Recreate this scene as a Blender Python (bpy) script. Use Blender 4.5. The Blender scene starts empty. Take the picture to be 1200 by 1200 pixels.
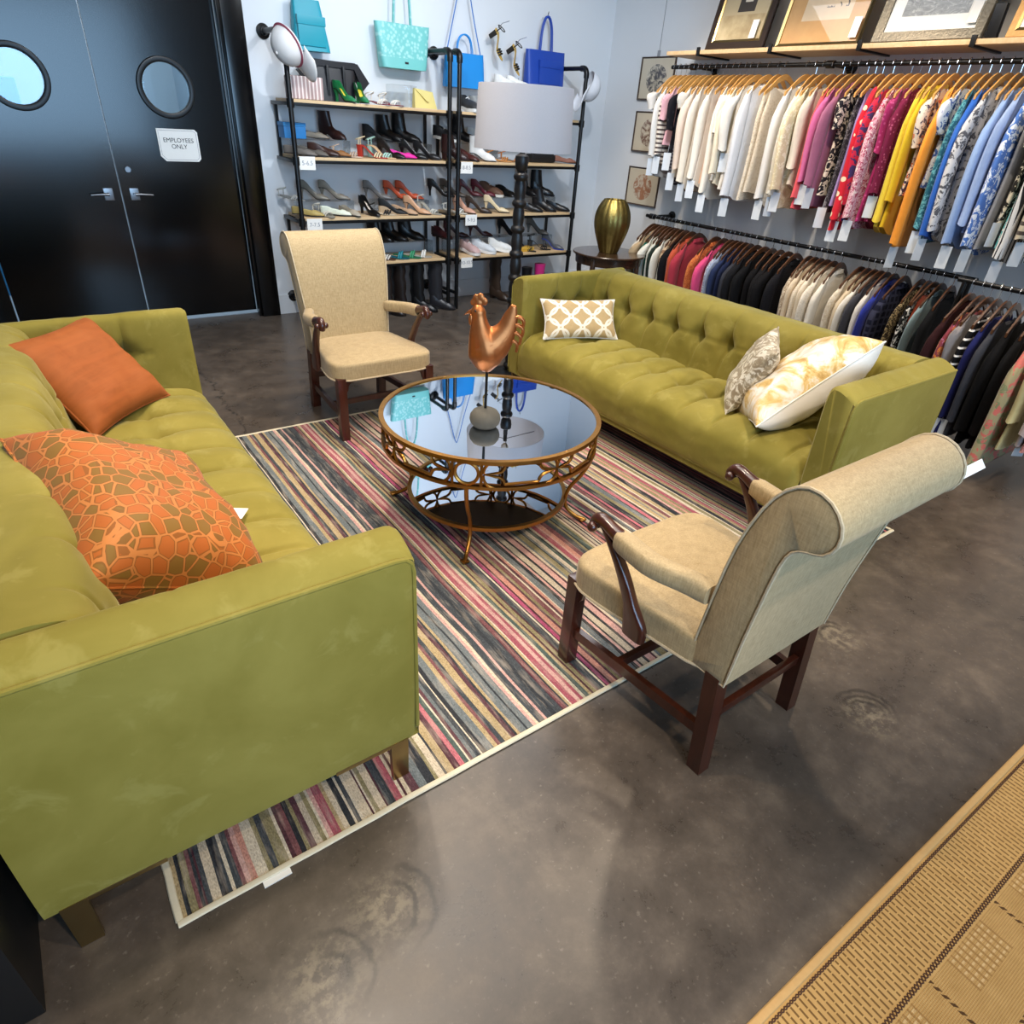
import bpy, bmesh, math, random
from mathutils import Vector, Matrix, noise as mnoise

PI = math.pi
rnd = random.Random(11)
SC = bpy.context.scene
COL = SC.collection


def hexc(h):
    h = h.lstrip('#')
    v = [int(h[i:i + 2], 16) / 255 for i in (0, 2, 4)]
    return tuple(x / 12.92 if x <= 0.04045 else ((x + 0.055) / 1.055) ** 2.4 for x in v)


# ------------------------------------------------------------------ camera
def make_camera():
    yaw, pitch, roll = math.radians(37.718), math.radians(31.517), math.radians(4.091)
    cy, sy, cp, sp = math.cos(yaw), math.sin(yaw), math.cos(pitch), math.sin(pitch)
    fwd = Vector((sy * cp, cy * cp, -sp))
    right = Vector((cy, -sy, 0))
    up = right.cross(fwd)
    cr, sr = math.cos(roll), math.sin(roll)
    r2 = right * cr + up * sr
    u2 = up * cr - right * sr
    m = Matrix((r2, u2, -fwd)).transposed().to_4x4()
    m.translation = Vector((0, 0, 1.7))
    cd = bpy.data.cameras.new('camera')
    cd.sensor_width = 36
    cd.lens = 747.985 / 1200 * 36
    cd.clip_start = 0.02
    c = bpy.data.objects.new('camera', cd)
    c.matrix_world = m
    COL.objects.link(c)
    SC.camera = c


make_camera()

# ------------------------------------------------------------------ light and exposure
SC.view_settings.view_transform = 'Standard'
SC.view_settings.look = 'None'
SC.view_settings.gamma = 1
SC.view_settings.use_curve_mapping = False
SC.view_settings.exposure = -0.28
W = bpy.data.worlds.new('world')
SC.world = W
W.use_nodes = True
W.node_tree.nodes['Background'].inputs[0].default_value = (0.55, 0.72, 1.0, 1)
W.node_tree.nodes['Background'].inputs[1].default_value = 0.8

WARM = (1.0, 0.83, 0.63)
COOL = (0.40, 0.68, 1.0)


def area(name, loc, target, sx, sy, power, color):
    d = bpy.data.lights.new(name, 'AREA')
    d.shape = 'RECTANGLE'
    d.size, d.size_y, d.energy, d.color = sx, sy, power, color
    o = bpy.data.objects.new(name, d)
    o.location = loc
    o.rotation_euler = (Vector(target) - Vector(loc)).to_track_quat('-Z', 'Y').to_euler()
    COL.objects.link(o)
    return o


def spot(loc, target, power, angle=75, color=WARM, blend=0.6, radius=0.06):
    d = bpy.data.lights.new('ceiling_or_fill_spot', 'SPOT')
    d.energy, d.color, d.spot_size, d.spot_blend, d.shadow_soft_size = power, color, math.radians(angle), blend, radius
    o = bpy.data.objects.new('ceiling_or_fill_spot', d)
    o.location = loc
    o.rotation_euler = (Vector(target) - Vector(loc)).to_track_quat('-Z', 'Y').to_euler()
    COL.objects.link(o)


# daylight through the shop window behind the camera
dl = area('window_daylight', (0.6, -3.3, 2.0), (1.6, 6.0, 2.7), 4.4, 2.4, 120, COOL)
dl.data.spread = math.radians(95)
# soft fill added under the ceiling, then the track lamps of the shop
area('ceiling_fill', (1.2, 2.2, 3.45), (1.2, 2.2, 0), 1.8, 1.8, 70, (1.0, 0.93, 0.85))
area('ceiling_fill', (3.4, 3.8, 3.45), (3.4, 3.8, 0), 1.8, 1.8, 70, (0.95, 0.96, 1.0))
# ceiling lamps of the shop, plus spots added to brighten sofa arms and mat
NEUTRAL = (0.86, 0.93, 1.0)
for lx, ly, tx, ty, tz, pw, an, *kc in (
        (3.9, 4.5, 5.3, 4.4, 1.1, 160, 74), (3.9, 3.3, 5.3, 3.2, 1.1, 180, 74), (3.9, 2.1, 5.3, 2.1, 1.1, 180, 74),
        (3.8, 0.9, 4.8, 1.2, 0.9, 130, 80),
        (1.0, 2.4, 0.9, 3.0, 0.0, 190, 85), (2.2, 3.9, 1.7, 3.2, 0.0, 200, 85), (2.6, 1.2, 2.5, 1.7, 0.0, 200, 90),
        (0.3, 1.5, 0.3, 1.9, 0.0, 150, 95), (1.5, 3.3, 1.9, 6.1, 1.1, 190, 95, NEUTRAL), (3.2, 3.3, 4.0, 6.1, 1.1, 190, 95, NEUTRAL),
        (1.4, -0.6, 1.3, 0.1, 0.0, 170, 100), (3.6, -1.0, 3.15, 1.2, 0.5, 330, 48), (0.6, -1.2, 0.2, 1.1, 0.45, 260, 50)):
    spot((lx, ly, 3.32), (tx, ty, tz), pw, an, *kc)

# ------------------------------------------------------------------ materials


class NT:
    """a small wrapper round one material's node tree"""

    def __init__(self, name):
        self.m = bpy.data.materials.new(name)
        self.m.use_nodes = True
        self.t = self.m.node_tree
        self.b = self.t.nodes['Principled BSDF']

    def n(self, kind, **kw):
        nd = self.t.nodes.new('ShaderNode' + kind)
        for k, v in kw.items():
            setattr(nd, k, v)
        return nd

    def put(self, sock, v):
        if isinstance(v, bpy.types.NodeSocket):
            self.t.links.new(v, sock)
        elif isinstance(v, (tuple, list)) and sock.type == 'RGBA' and len(v) == 3:
            sock.default_value = (*v, 1)
        else:
            sock.default_value = v

    def math(self, op, a, b=0.0, c=0.0):
        nd = self.n('Math', operation=op)
        for s, v in zip(nd.inputs, (a, b, c)):
            self.put(s, v)
        return nd.outputs[0]

    def mix(self, f, a, b, mode='MIX'):
        nd = self.n('MixRGB', blend_type=mode)
        for s, v in zip(nd.inputs, (f, a, b)):
            self.put(s, v)
        return nd.outputs[0]

    def coord(self, which='Object', scale=None, rot=None, loc=None):
        c = self.n('TexCoord').outputs[which]
        if scale or rot or loc:
            mp = self.n('Mapping')
            self.put(mp.inputs['Vector'], c)
            if scale:
                mp.inputs['Scale'].default_value = scale
            if rot:
                mp.inputs['Rotation'].default_value = rot
            if loc:
                mp.inputs['Location'].default_value = loc
            c = mp.outputs[0]
        return c

    def noise(self, vec, scale, detail=3, rough=0.55, dist=0.0):
        nd = self.n('TexNoise')
        self.put(nd.inputs['Vector'], vec)
        nd.inputs['Scale'].default_value = scale
        nd.inputs['Detail'].default_value = detail
        nd.inputs['Roughness'].default_value = rough
        nd.inputs['Distortion'].default_value = dist
        return nd.outputs[0]

    def voro(self, vec, scale, feature='F1'):
        nd = self.n('TexVoronoi', feature=feature)
        self.put(nd.inputs['Vector'], vec)
        nd.inputs['Scale'].default_value = scale
        return nd.outputs

    def sep(self, vec):
        nd = self.n('SeparateXYZ')
        self.put(nd.inputs[0], vec)
        return nd.outputs

    def ramp(self, f, *stops, const=False):
        nd = self.n('ValToRGB')
        nd.color_ramp.interpolation = 'CONSTANT' if const else 'LINEAR'
        e = nd.color_ramp.elements
        while len(e) < len(stops):
            e.new(0.5)
        for el, (p, c) in zip(e, stops):
            el.position = p
            el.color = (*c, 1) if isinstance(c, (tuple, list)) else (c, c, c, 1)
        self.put(nd.inputs[0], f)
        return nd.outputs[0]

    def bump(self, h, strength=0.3, dist=0.01):
        nd = self.n('Bump')
        nd.inputs['Strength'].default_value = strength
        nd.inputs['Distance'].default_value = dist
        self.put(nd.inputs['Height'], h)
        self.put(self.b.inputs['Normal'], nd.outputs[0])

    def set(self, **kw):
        names = dict(base='Base Color', rough='Roughness', metal='Metallic', spec='Specular IOR Level', coat='Coat Weight',
                     coatr='Coat Roughness', sheen='Sheen Weight', sheenr='Sheen Roughness', sheent='Sheen Tint', trans='Transmission Weight',
                     ior='IOR', emit='Emission Color', emits='Emission Strength', alpha='Alpha')
        for k, v in kw.items():
            self.put(self.b.inputs[names[k]], v)
        return self


def plain(name, c, rough=0.5, metal=0.0, var=0.08, scale=30, bump=0.0, bscale=200, **kw):
    t = NT(name)
    c = hexc(c) if isinstance(c, str) else c
    v = t.coord()
    if var:
        nz = t.noise(v, scale)
        t.set(base=t.mix(nz, tuple(x * (1 - var) for x in c), tuple(min(1, x * (1 + var)) for x in c)))
    else:
        t.set(base=c)
    t.set(rough=rough, metal=metal, **kw)
    if bump:
        t.bump(t.noise(v, bscale, 2), bump, 0.002)
    return t.m


def wood(name, a, b, rough=0.4, scale=(3, 40, 40), coat=0.0):
    t = NT(name)
    v = t.coord(scale=scale)
    nz = t.noise(v, 1.0, 5, 0.6, 1.2)
    t.set(base=t.ramp(nz, (0.22, hexc(a)), (0.78, hexc(b))), rough=rough, coat=coat, coatr=0.15)
    t.bump(nz, 0.08, 0.002)
    return t.m


def make_velvet():
    t = NT('olive_velvet')
    v = t.coord()
    n1 = t.noise(v, 2.6, 5, 0.6, 0.3)
    n2 = t.noise(v, 9, 4, 0.65, 0.5)
    c = t.mix(t.ramp(n1, (0.35, 0.0), (0.68, 1.0)), hexc('7a6f2d'), hexc('8e823e'))
    c = t.mix(t.math('MULTIPLY', t.ramp(n2, (0.56, 0.0), (0.66, 1.0)), 0.22), c, hexc('a79d5c'))
    t.set(base=c, rough=0.75, spec=0.15, sheen=0.5, sheenr=0.35, sheent=hexc('d2cc9e'))
    t.bump(t.noise(v, 500, 2), 0.12, 0.002)
    return t.m


def make_linen(name, a, b, sheen=0.2):
    t = NT(name)
    v = t.coord(scale=(220, 220, 26))
    v2 = t.coord(scale=(30, 30, 260))
    n1, n2 = t.noise(v, 1, 2), t.noise(v2, 1, 2)
    f = t.math('ADD', t.math('MULTIPLY', n1, 0.65), t.math('MULTIPLY', n2, 0.35))
    t.set(base=t.ramp(f, (0.22, hexc(a)), (0.78, hexc(b))), rough=0.65, spec=0.35, sheen=sheen)
    t.bump(f, 0.10, 0.002)
    return t.m


def make_concrete():
    t = NT('polished_concrete')
    v = t.coord()
    n1 = t.noise(v, 1.3, 7, 0.66, 0.1)
    n2 = t.noise(v, 5, 8, 0.72, 0.15)
    n3 = t.noise(v, 60, 3, 0.6)
    c = t.ramp(n1, (0.3, hexc('3f3832')), (0.52, hexc('534a42')), (0.75, hexc('685e53')))
    c = t.mix(0.55, c, t.ramp(n2, (0.33, hexc('332d28')), (0.52, hexc('524941')), (0.72, hexc('75695c'))))
    c = t.mix(t.math('MULTIPLY', t.ramp(n3, (0.62, 0.0), (0.75, 1.0)), 0.25), c, hexc('a3988b'))
    p = t.sep(v)
    # worn scuff arcs, pale patches and the hairline crack in the slab
    w9 = t.math('MULTIPLY', t.math('SUBTRACT', t.noise(v, 14, 4, 0.65), 0.5), 0.05)
    pn = t.noise(v, 26, 4, 0.7)
    for cx, cy, ax, ay, rs in ((0.13, 0.74, 0.85, 0.2, (0.060, 0.11)), (0.32, 0.80, 0.9, -0.2, (0.07, 0.115)), (2.28, 0.76, 0.2, 0.9, (0.055, 0.08)), (2.00, 0.46, 0.75, 0.6, (0.06, 0.085, 0.11)), (2.95, 1.20, 0.6, 0.6, (0.06,))):
        dx, dy = t.math('SUBTRACT', p[0], cx), t.math('SUBTRACT', p[1], cy)
        d = t.math('ADD', t.math('SQRT', t.math('ADD', t.math('MULTIPLY', dx, dx), t.math('MULTIPLY', dy, dy))), w9)
        cs = t.math('DIVIDE', t.math('ADD', t.math('MULTIPLY', dx, ax), t.math('MULTIPLY', dy, ay)), t.math('MAXIMUM', d, 0.01))
        win = t.ramp(cs, (0.1, 0.0), (0.75, 1.0))
        pat = t.math('MULTIPLY', t.ramp(d, (0.02, 1.0), (0.13, 0.0)), t.ramp(pn, (0.45, 0.0), (0.6, 1.0)))
        c = t.mix(t.math('MULTIPLY', pat, 0.5), c, hexc('948872'))
        for r0 in rs:
            arc = t.math('MULTIPLY', t.ramp(t.math('ABSOLUTE', t.math('SUBTRACT', d, r0)), (0.003, 1.0), (0.010, 0.0)), win)
            c = t.mix(t.math('MULTIPLY', arc, 0.7), c, hexc('2a2521'))
    w = t.noise(v, 5, 5, 0.7)
    lx = t.math('ABSOLUTE', t.math('SUBTRACT', p[0], t.math('ADD', 0.70, t.math('MULTIPLY', w, 0.30))))
    cr = t.math('MULTIPLY', t.ramp(lx, (0.003, 1.0), (0.008, 0.0)), t.math('GREATER_THAN', p[1], 3.3))
    c = t.mix(t.math('MULTIPLY', cr, 0.8), c, hexc('1c1917'))
    t.set(base=c, rough=t.ramp(n2, (0.3, 0.24), (0.7, 0.40)), spec=0.45)
    t.bump(t.math('ADD', n2, t.math('MULTIPLY', n3, 0.3)), 0.06, 0.004)
    return t.m


def make_wall(name, c):
    t = NT(name)
    v = t.coord()
    n1 = t.noise(v, 1.5, 3)
    c = hexc(c)
    t.set(base=t.mix(n1, tuple(x * 0.96 for x in c), c), rough=0.6)
    t.bump(t.noise(v, 180, 3), 0.08, 0.002)
    return t.m


def glass(name, tint=(1, 1, 1), amount=0.12):
    """thin clear sheet: mostly see-through, some mirror"""
    t = NT(name)
    tr = t.n('BsdfTransparent')
    t.put(tr.inputs[0], tint)
    gl = t.n('BsdfGlossy')
    gl.inputs['Roughness'].default_value = 0.03
    fr = t.n('LayerWeight')
    fr.inputs[0].default_value = 0.25
    mx = t.n('MixShader')
    t.put(mx.inputs[0], t.math('ADD', t.math('MULTIPLY', fr.outputs['Fresnel'], 0.6), amount))
    t.put(mx.inputs[1], tr.outputs[0])
    t.put(mx.inputs[2], gl.outputs[0])
    t.put(t.t.nodes['Material Output'].inputs[0], mx.outputs[0])
    return t.m


MAT = {}
MAT['velvet'] = make_velvet()
MAT['linen'] = make_linen('beige_linen', '8a7650', 'bca67f')
MAT['linen_light'] = make_linen('pale_linen', 'a8977a', 'c6b698')
MAT['concrete'] = make_concrete()
MAT['wall'] = make_wall('white_paint', 'd9dcdf')
MAT['ceiling'] = make_wall('ceiling_paint', 'cfd0d0')
MAT['gold'] = plain('antique_gold', 'a97a3c', 0.34, 1.0, 0.25, 25, 0.1, 90)
MAT['brass'] = plain('brushed_brass', 'a08a5e', 0.3, 1.0, 0.1)
MAT['vase_gold'] = plain('hammered_gold', '94824a', 0.40, 1.0, 0.35, 22, 1.0, 75)
MAT['copper'] = plain('copper_leaf', 'a8683c', 0.36, 0.85, 0.25, 22, 0.05, 60)
MAT['mahogany'] = wood('mahogany', '2c120b', '4a2013', 0.28, (30, 30, 3), 0.4)
MAT['darkwood'] = wood('dark_wood', '2a1c12', '4a3322', 0.25, (8, 30, 30), 0.4)
MAT['pinewood'] = wood('pale_board', 'c9a678', 'dfc197', 0.5, (2, 30, 30))
MAT['hangerwood'] = wood('hanger_wood', 'b5803f', 'dba964', 0.35, (6, 30, 30), 0.2)
MAT['hangerdark'] = wood('dark_hanger_wood', '3a2214', '5e3a22', 0.35, (6, 30, 30), 0.2)
MAT['blackmetal'] = plain('black_metal', '0d0d0e', 0.38, 0.3, 0.1)
MAT['blackdoor'] = plain('black_gloss_paint', '040405', 0.16, 0.0, 0.05, 6, 0.04, 9, spec=0.5)
MAT['blackmatte'] = plain('black_laminate', '0b0b0c', 0.5, 0.0, 0.1)
MAT['mirror'] = plain('mirror_glass', (0.66, 0.72, 0.80), 0.015, 1.0, 0.0)
MAT['chrome'] = plain('chrome', (0.75, 0.75, 0.76), 0.12, 1.0, 0.0)
MAT['stone'] = plain('grey_stone', '524f47', 0.8, 0.0, 0.15, 40, 0.2, 120)
MAT['paper'] = plain('white_card', 'eceae4', 0.6, 0.0, 0.02)
MAT['tagpaper'] = plain('pale_tag_card', 'ccd2d8', 0.6, 0.0, 0.02)
MAT['ink'] = plain('black_ink', '15151a', 0.6, 0.0, 0.0)
MAT['greyink'] = plain('grey_ink', '8d8f94', 0.6, 0.0, 0.0)
MAT['acrylic'] = glass('clear_acrylic', (0.93, 0.95, 0.96), 0.05)
MAT['pane'] = glass('window_glass', (0.85, 0.95, 1.0), 0.05)
MAT['satin'] = plain('satin_steel', (0.22, 0.22, 0.23), 0.35, 1.0, 0.0)
def make_shade():
    t = NT('grey_linen_shade')
    v = t.coord()
    c = t.mix(t.noise(v, 200, 2), hexc('d3d2d6'), hexc('dddce0'))
    df, tl, mx = t.n('BsdfDiffuse'), t.n('BsdfTranslucent'), t.n('MixShader')
    t.put(df.inputs[0], c)
    t.put(tl.inputs[0], c)
    t.put(mx.inputs[0], 0.4)
    t.put(mx.inputs[1], df.outputs[0])
    t.put(mx.inputs[2], tl.outputs[0])
    t.put(t.t.nodes['Material Output'].inputs[0], mx.outputs[0])
    return t.m


MAT['lampshade'] = make_shade()
MAT['binding'] = plain('cream_binding', 'cfc6ae', 0.8, 0.0, 0.08, 120, 0.2, 200)
MAT['whitefab'] = plain('white_cotton', 'd9d7d2', 0.85, 0.0, 0.06, 20, 0.1, 150)

# ------------------------------------------------------------------ mesh building


class MB:
    def __init__(self):
        self.v, self.f, self.mi, self.cur = [], [], [], 0

    def add(self, vs, fs):
        o = len(self.v)
        self.v.extend([tuple(p) for p in vs])
        for f in fs:
            self.f.append(tuple(i + o for i in f))
            self.mi.append(self.cur)
        return self

    def box(self, x0, x1, y0, y1, z0, z1, bev=0.0, M=None):
        bm = bmesh.new()
        bmesh.ops.create_cube(bm, size=1)
        for q in bm.verts:
            q.co = Vector(((x0 + x1) / 2 + q.co.x * (x1 - x0), (y0 + y1) / 2 + q.co.y * (y1 - y0), (z0 + z1) / 2 + q.co.z * (z1 - z0)))
        if bev:
            bmesh.ops.bevel(bm, geom=bm.edges[:], offset=bev, segments=2, profile=0.7, affect='EDGES')
        if M:
            bm.transform(M)
        bm.verts.index_update()
        self.add([q.co for q in bm.verts], [[q.index for q in f.verts] for f in bm.faces])
        bm.free()
        return self

    def loft(self, rings, cap=True, closed=True, loop=False):
        n = len(rings[0])
        vs = [p for r in rings for p in r]
        fs = []
        m = len(rings)
        for i in range(m if loop else m - 1):
            a, b = i * n, ((i + 1) % m) * n
            for j in range(n if closed else n - 1):
                k = (j + 1) % n
                fs.append((a + j, a + k, b + k, b + j))
        if cap and not loop:
            fs.append(tuple(range(n - 1, -1, -1)))
            fs.append(tuple((m - 1) * n + j for j in range(n)))
        return self.add(vs, fs)

    def tube(self, path, r, seg=8, cap=True, loop=False, ry=None):
        path = [Vector(p) for p in path]
        n = len(path)
        rs = r if isinstance(r, (list, tuple)) else [r] * n
        up = None
        rings = []
        for i, p in enumerate(path):
            if loop:
                t = path[(i + 1) % n] - path[i - 1]
            else:
                t = path[min(i + 1, n - 1)] - path[max(i - 1, 0)]
            t.normalize()
            if up is None:
                up = Vector((0, 0, 1)) if abs(t.z) < 0.9 else Vector((0, 1, 0))
            up = (up - t * up.dot(t))
            up.normalize()
            sd = t.cross(up)
            k = ry if ry else 1
            rings.append([p + sd * (math.cos(2 * PI * j / seg) * rs[i]) + up * (math.sin(2 * PI * j / seg) * rs[i] * k) for j in range(seg)])
        return self.loft(rings, cap=cap, loop=loop)

    def lathe(self, prof, c=(0, 0, 0), seg=32, cap=True):
        rings = [[(c[0] + r * math.cos(2 * PI * j / seg), c[1] + r * math.sin(2 * PI * j / seg), c[2] + z) for j in range(seg)] for r, z in prof]
        return self.loft(rings, cap=cap)

    def grid(self, fn, nu, nv, cu=False, cv=False):
        vs = [fn(i / (nu if cu else nu - 1), j / (nv if cv else nv - 1)) for i in range(nu) for j in range(nv)]
        fs = []
        for i in range(nu if cu else nu - 1):
            for j in range(nv if cv else nv - 1):
                a, b = i, (i + 1) % nu
                c, d = j, (j + 1) % nv
                fs.append((a * nv + c, b * nv + c, b * nv + d, a * nv + d))
        return self.add(vs, fs)

    def sphere(self, c, r, seg=12, rings=8, sc=(1, 1, 1)):
        pr = []
        for i in range(rings + 1):
            a = -PI / 2 + PI * i / rings
            pr.append([(c[0] + sc[0] * r * max(math.cos(a), 1e-3) * math.cos(2 * PI * j / seg), c[1] + sc[1] * r * max(math.cos(a), 1e-3) * math.sin(2 * PI * j / seg), c[2] + sc[2] * r * math.sin(a)) for j in range(seg)])
        return self.loft(pr)

    def mesh(self, name, mats, smooth=40):
        me = bpy.data.meshes.new(name)
        me.from_pydata(self.v, [], self.f)
        for m in (mats if isinstance(mats, (list, tuple)) else [mats]):
            me.materials.append(MAT[m] if isinstance(m, str) else m)
        if any(self.mi):
            me.polygons.foreach_set('material_index', self.mi)
        bm = bmesh.new()
        bm.from_mesh(me)
        bmesh.ops.recalc_face_normals(bm, faces=bm.faces[:])
        bm.to_mesh(me)
        bm.free()
        if smooth:
            me.polygons.foreach_set('use_smooth', [True] * len(me.polygons))
            me.set_sharp_from_angle(angle=math.radians(smooth))
        me.update()
        return me

    def obj(self, name, mats, parent=None, smooth=40, loc=None):
        return link(name, self.mesh(name, mats, smooth), parent, loc)


def link(name, data, parent=None, loc=None):
    o = bpy.data.objects.new(name, data)
    COL.objects.link(o)
    if parent:
        o.parent = parent
    if loc:
        o.location = loc
    return o


def tag(o, label, cat, group=None):
    o['label'], o['category'] = label, cat
    if group:
        o['group'] = group
    return o


def thing(name, label, cat, loc=(0, 0, 0), rz=0, group=None):
    o = link(name, None, None, loc)
    o.rotation_euler = (0, 0, rz)
    return tag(o, label, cat, group)


def struct(o):
    o['kind'] = 'structure'
    return o


def dup(root, loc, rz, label=None, group=None):
    r = root.copy()
    COL.objects.link(r)
    r.location, r.rotation_euler = loc, (0, 0, rz)
    if label:
        r['label'] = label
    if group:
        r['group'] = group
    for ch in list(root.children):
        c = ch.copy()
        COL.objects.link(c)
        c.parent = r
        for g in ch.children:
            d = g.copy()
            COL.objects.link(d)
            d.parent = c
    return r


def text(name, body, size, mat, parent, M, extrude=0.0006):
    cu = bpy.data.curves.new(name, 'FONT')
    cu.body, cu.size, cu.align_x, cu.align_y, cu.extrude = body, size, 'CENTER', 'CENTER', extrude
    tmp = bpy.data.objects.new('tmp', cu)
    COL.objects.link(tmp)
    bpy.context.view_layer.update()
    me = bpy.data.meshes.new_from_object(tmp.evaluated_get(bpy.context.evaluated_depsgraph_get()))
    bpy.data.objects.remove(tmp)
    me.materials.clear()
    me.materials.append(MAT[mat])
    me.transform(M)
    return link(name, me, parent)


def smoothstep(a, b, x):
    t = min(1, max(0, (x - a) / (b - a)))
    return t * t * (3 - 2 * t)


def catmull(pts, n):
    """resample a polyline smoothly with n points per span"""
    P = [Vector(p) for p in pts]
    out = []
    for i in range(len(P) - 1):
        p0, p1, p2, p3 = P[max(i - 1, 0)], P[i], P[i + 1], P[min(i + 2, len(P) - 1)]
        for k in range(n):
            t = k / n
            out.append(0.5 * ((2 * p1) + (p2 - p0) * t + (2 * p0 - 5 * p1 + 4 * p2 - p3) * t * t + (3 * p1 - p0 - 3 * p2 + p3) * t ** 3))
    out.append(P[-1])
    return out
# ------------------------------------------------------------------ the room
BX0, BX1, BY0, BY1, BZ = -3.6, 5.7, -3.2, 6.22, 3.5


def slab(name, x0, x1, y0, y1, z0, z1, mat='wall'):
    return struct(MB().box(x0, x1, y0, y1, z0, z1).obj(name, mat, None, 0))


slab('floor', -3.8, 5.9, -3.4, 9.0, -0.1, 0.0, 'concrete')
slab('ceiling', -3.8, 5.9, -3.4, 9.0, BZ, BZ + 0.1, 'ceiling')
slab('wall_right', BX1, BX1 + 0.2, -3.4, 9.0, 0, BZ)
slab('wall_left', BX0 - 0.2, BX0, -3.4, 9.0, 0, BZ)
bw = MB()
bw.box(1.78, 5.7, BY1, BY1 + 0.16, 0, BZ)
bw.box(-3.6, -0.28, BY1, BY1 + 0.16, 0, BZ)
bw.box(-0.28, 1.78, BY1, BY1 + 0.16, 2.86, BZ)
struct(bw.obj('wall_back', 'wall', None, 0))
fw = MB()
fw.box(-3.6, -1.7, -3.4, -3.2, 0, BZ)
fw.box(2.9, 5.7, -3.4, -3.2, 0, BZ)
fw.box(-1.7, 2.9, -3.4, -3.2, 0, 0.6)
fw.box(-1.7, 2.9, -3.4, -3.2, 3.2, BZ)
struct(fw.obj('wall_front', 'wall', None, 0))
slab('baseboard_back', 1.86, 5.685, BY1 - 0.015, BY1, 0, 0.17, 'wall')
slab('baseboard_right', BX1 - 0.015, BX1, -3.0, 6.2, 0, 0.17, 'wall')
# stock room behind the doors
slab('wall_stockroom', -3.6, 5.7, 8.6, 8.8, 0, BZ)
area('stockroom_lamp', (0.9, 7.2, 3.3), (0.9, 7.0, 0), 1.5, 0.8, 50, (0.70, 0.86, 1.0))
st = tag(MB().box(-0.9, 0.36, 7.7, 8.4, 0.005, 1.75, 0.02).obj('added_blue_box', plain('porthole_blue', '3f9fd6', 0.4)), 'blue box added in the stock room to colour the left door porthole', 'cupboard')  # added to stand in for the blue reflections in the porthole
st2 = tag(MB().box(1.75, 2.3, 7.9, 8.4, 0.005, 2.0, 0.02).obj('added_grey_box', plain('porthole_grey', 'b5bec6', 0.4)), 'tall grey box added in the stock room to fill the right porthole', 'locker')  # added as a pale shape in place of porthole reflections

struct(MB().box(-3.6, 5.7, 6.336, 8.6, 0.0, 0.005).obj('floor_stockroom', plain('door_gap_light_tone', 'd3dbe2', 0.4, 0, 0.03), None, 0))  # pale floor added so the gap under the doors shows bright
# black door frame
fr = MB()
fr.box(1.70, 1.86, 6.17, 6.37, 0, 2.93, 0.006)
fr.box(-0.28, -0.14, 6.17, 6.37, 0, 2.93, 0.006)
fr.box(-0.14, 1.70, 6.17, 6.37, 2.82, 2.93, 0.006)
fr.box(1.675, 1.70, 6.20, 6.26, 0, 2.82, 0.003)
struct(fr.obj('trim_1', 'blackdoor', None, 30))


def porthole_leaf(name, x0, x1, cx, cz, r, hand):
    z0, z1, y0, y1 = 0.045, 2.81, 6.285, 6.33
    N = 64
    circ, rect = [], []
    for i in range(N):
        a = 2 * PI * i / N
        c, s = math.cos(a), math.sin(a)
        circ.append((cx + r * c, cz + r * s))
        tx = ((x1 - cx) / c if c > 0 else (x0 - cx) / c) if abs(c) > 1e-6 else 1e9
        tz = ((z1 - cz) / s if s > 0 else (z0 - cz) / s) if abs(s) > 1e-6 else 1e9
        t = min(tx, tz)
        rect.append([cx + t * c, cz + t * s])
    for X, Z in ((x0, z0), (x0, z1), (x1, z0), (x1, z1)):
        k = min(range(N), key=lambda i: (rect[i][0] - X) ** 2 + (rect[i][1] - Z) ** 2)
        rect[k] = [X, Z]
    rings = [[(x, y0, z) for x, z in rect], [(x, y0, z) for x, z in circ], [(x, y1, z) for x, z in circ], [(x, y1, z) for x, z in rect]]
    leaf = struct(MB().loft(rings, loop=True).obj(name, 'blackdoor', None, 30))
    ring = MB()
    pr = [(r - 0.012, 6.30), (r - 0.012, 6.268), (r + 0.0, 6.262), (r + 0.022, 6.266), (r + 0.028, 6.287)]
    ring.loft([[(cx + q * math.cos(2 * PI * j / 48), y, cz + q * math.sin(2 * PI * j / 48)) for j in range(48)] for q, y in pr], cap=False)
    ring.obj('porthole_frame', 'blackmetal', leaf)
    g = MB()
    g.loft([[(cx + (r - .004) * math.cos(2 * PI * j / 48), y, cz + (r - .004) * math.sin(2 * PI * j / 48)) for j in range(48)] for y in (6.302, 6.308)])
    g.obj('porthole_glass', 'pane', leaf)
    h = MB()
    hx = x0 + 0.085 if hand > 0 else x1 - 0.085
    h.box(hx - 0.032, hx + 0.032, 6.268, 6.286, 0.975, 1.06, 0.004)
    h.tube([(hx, 6.27, 1.02), (hx, 6.235, 1.02)], 0.012, 10)
    h.tube([(hx, 6.235, 1.02), (hx + hand * 0.05, 6.232, 1.02), (hx + hand * 0.125, 6.238, 1.015)], [0.011, 0.010, 0.008], 10)
    ho = h.obj('lever_handle', 'satin', leaf)
    if hand > 0:
        k = MB()
        k.lathe([(0.0001, -0.012), (0.02, -0.012), (0.024, 0.0)], seg=20)
        lk = k.obj('deadbolt', 'satin', leaf, 40, (x0 + 0.075, 6.285, 1.19))
        lk.rotation_euler = (-PI / 2, 0, 0)
    return leaf


porthole_leaf('door_1', -0.13, 0.775, 0.30, 1.745, 0.175, -1)
porthole_leaf('door_2', 0.785, 1.675, 1.245, 1.745, 0.175, 1)

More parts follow.
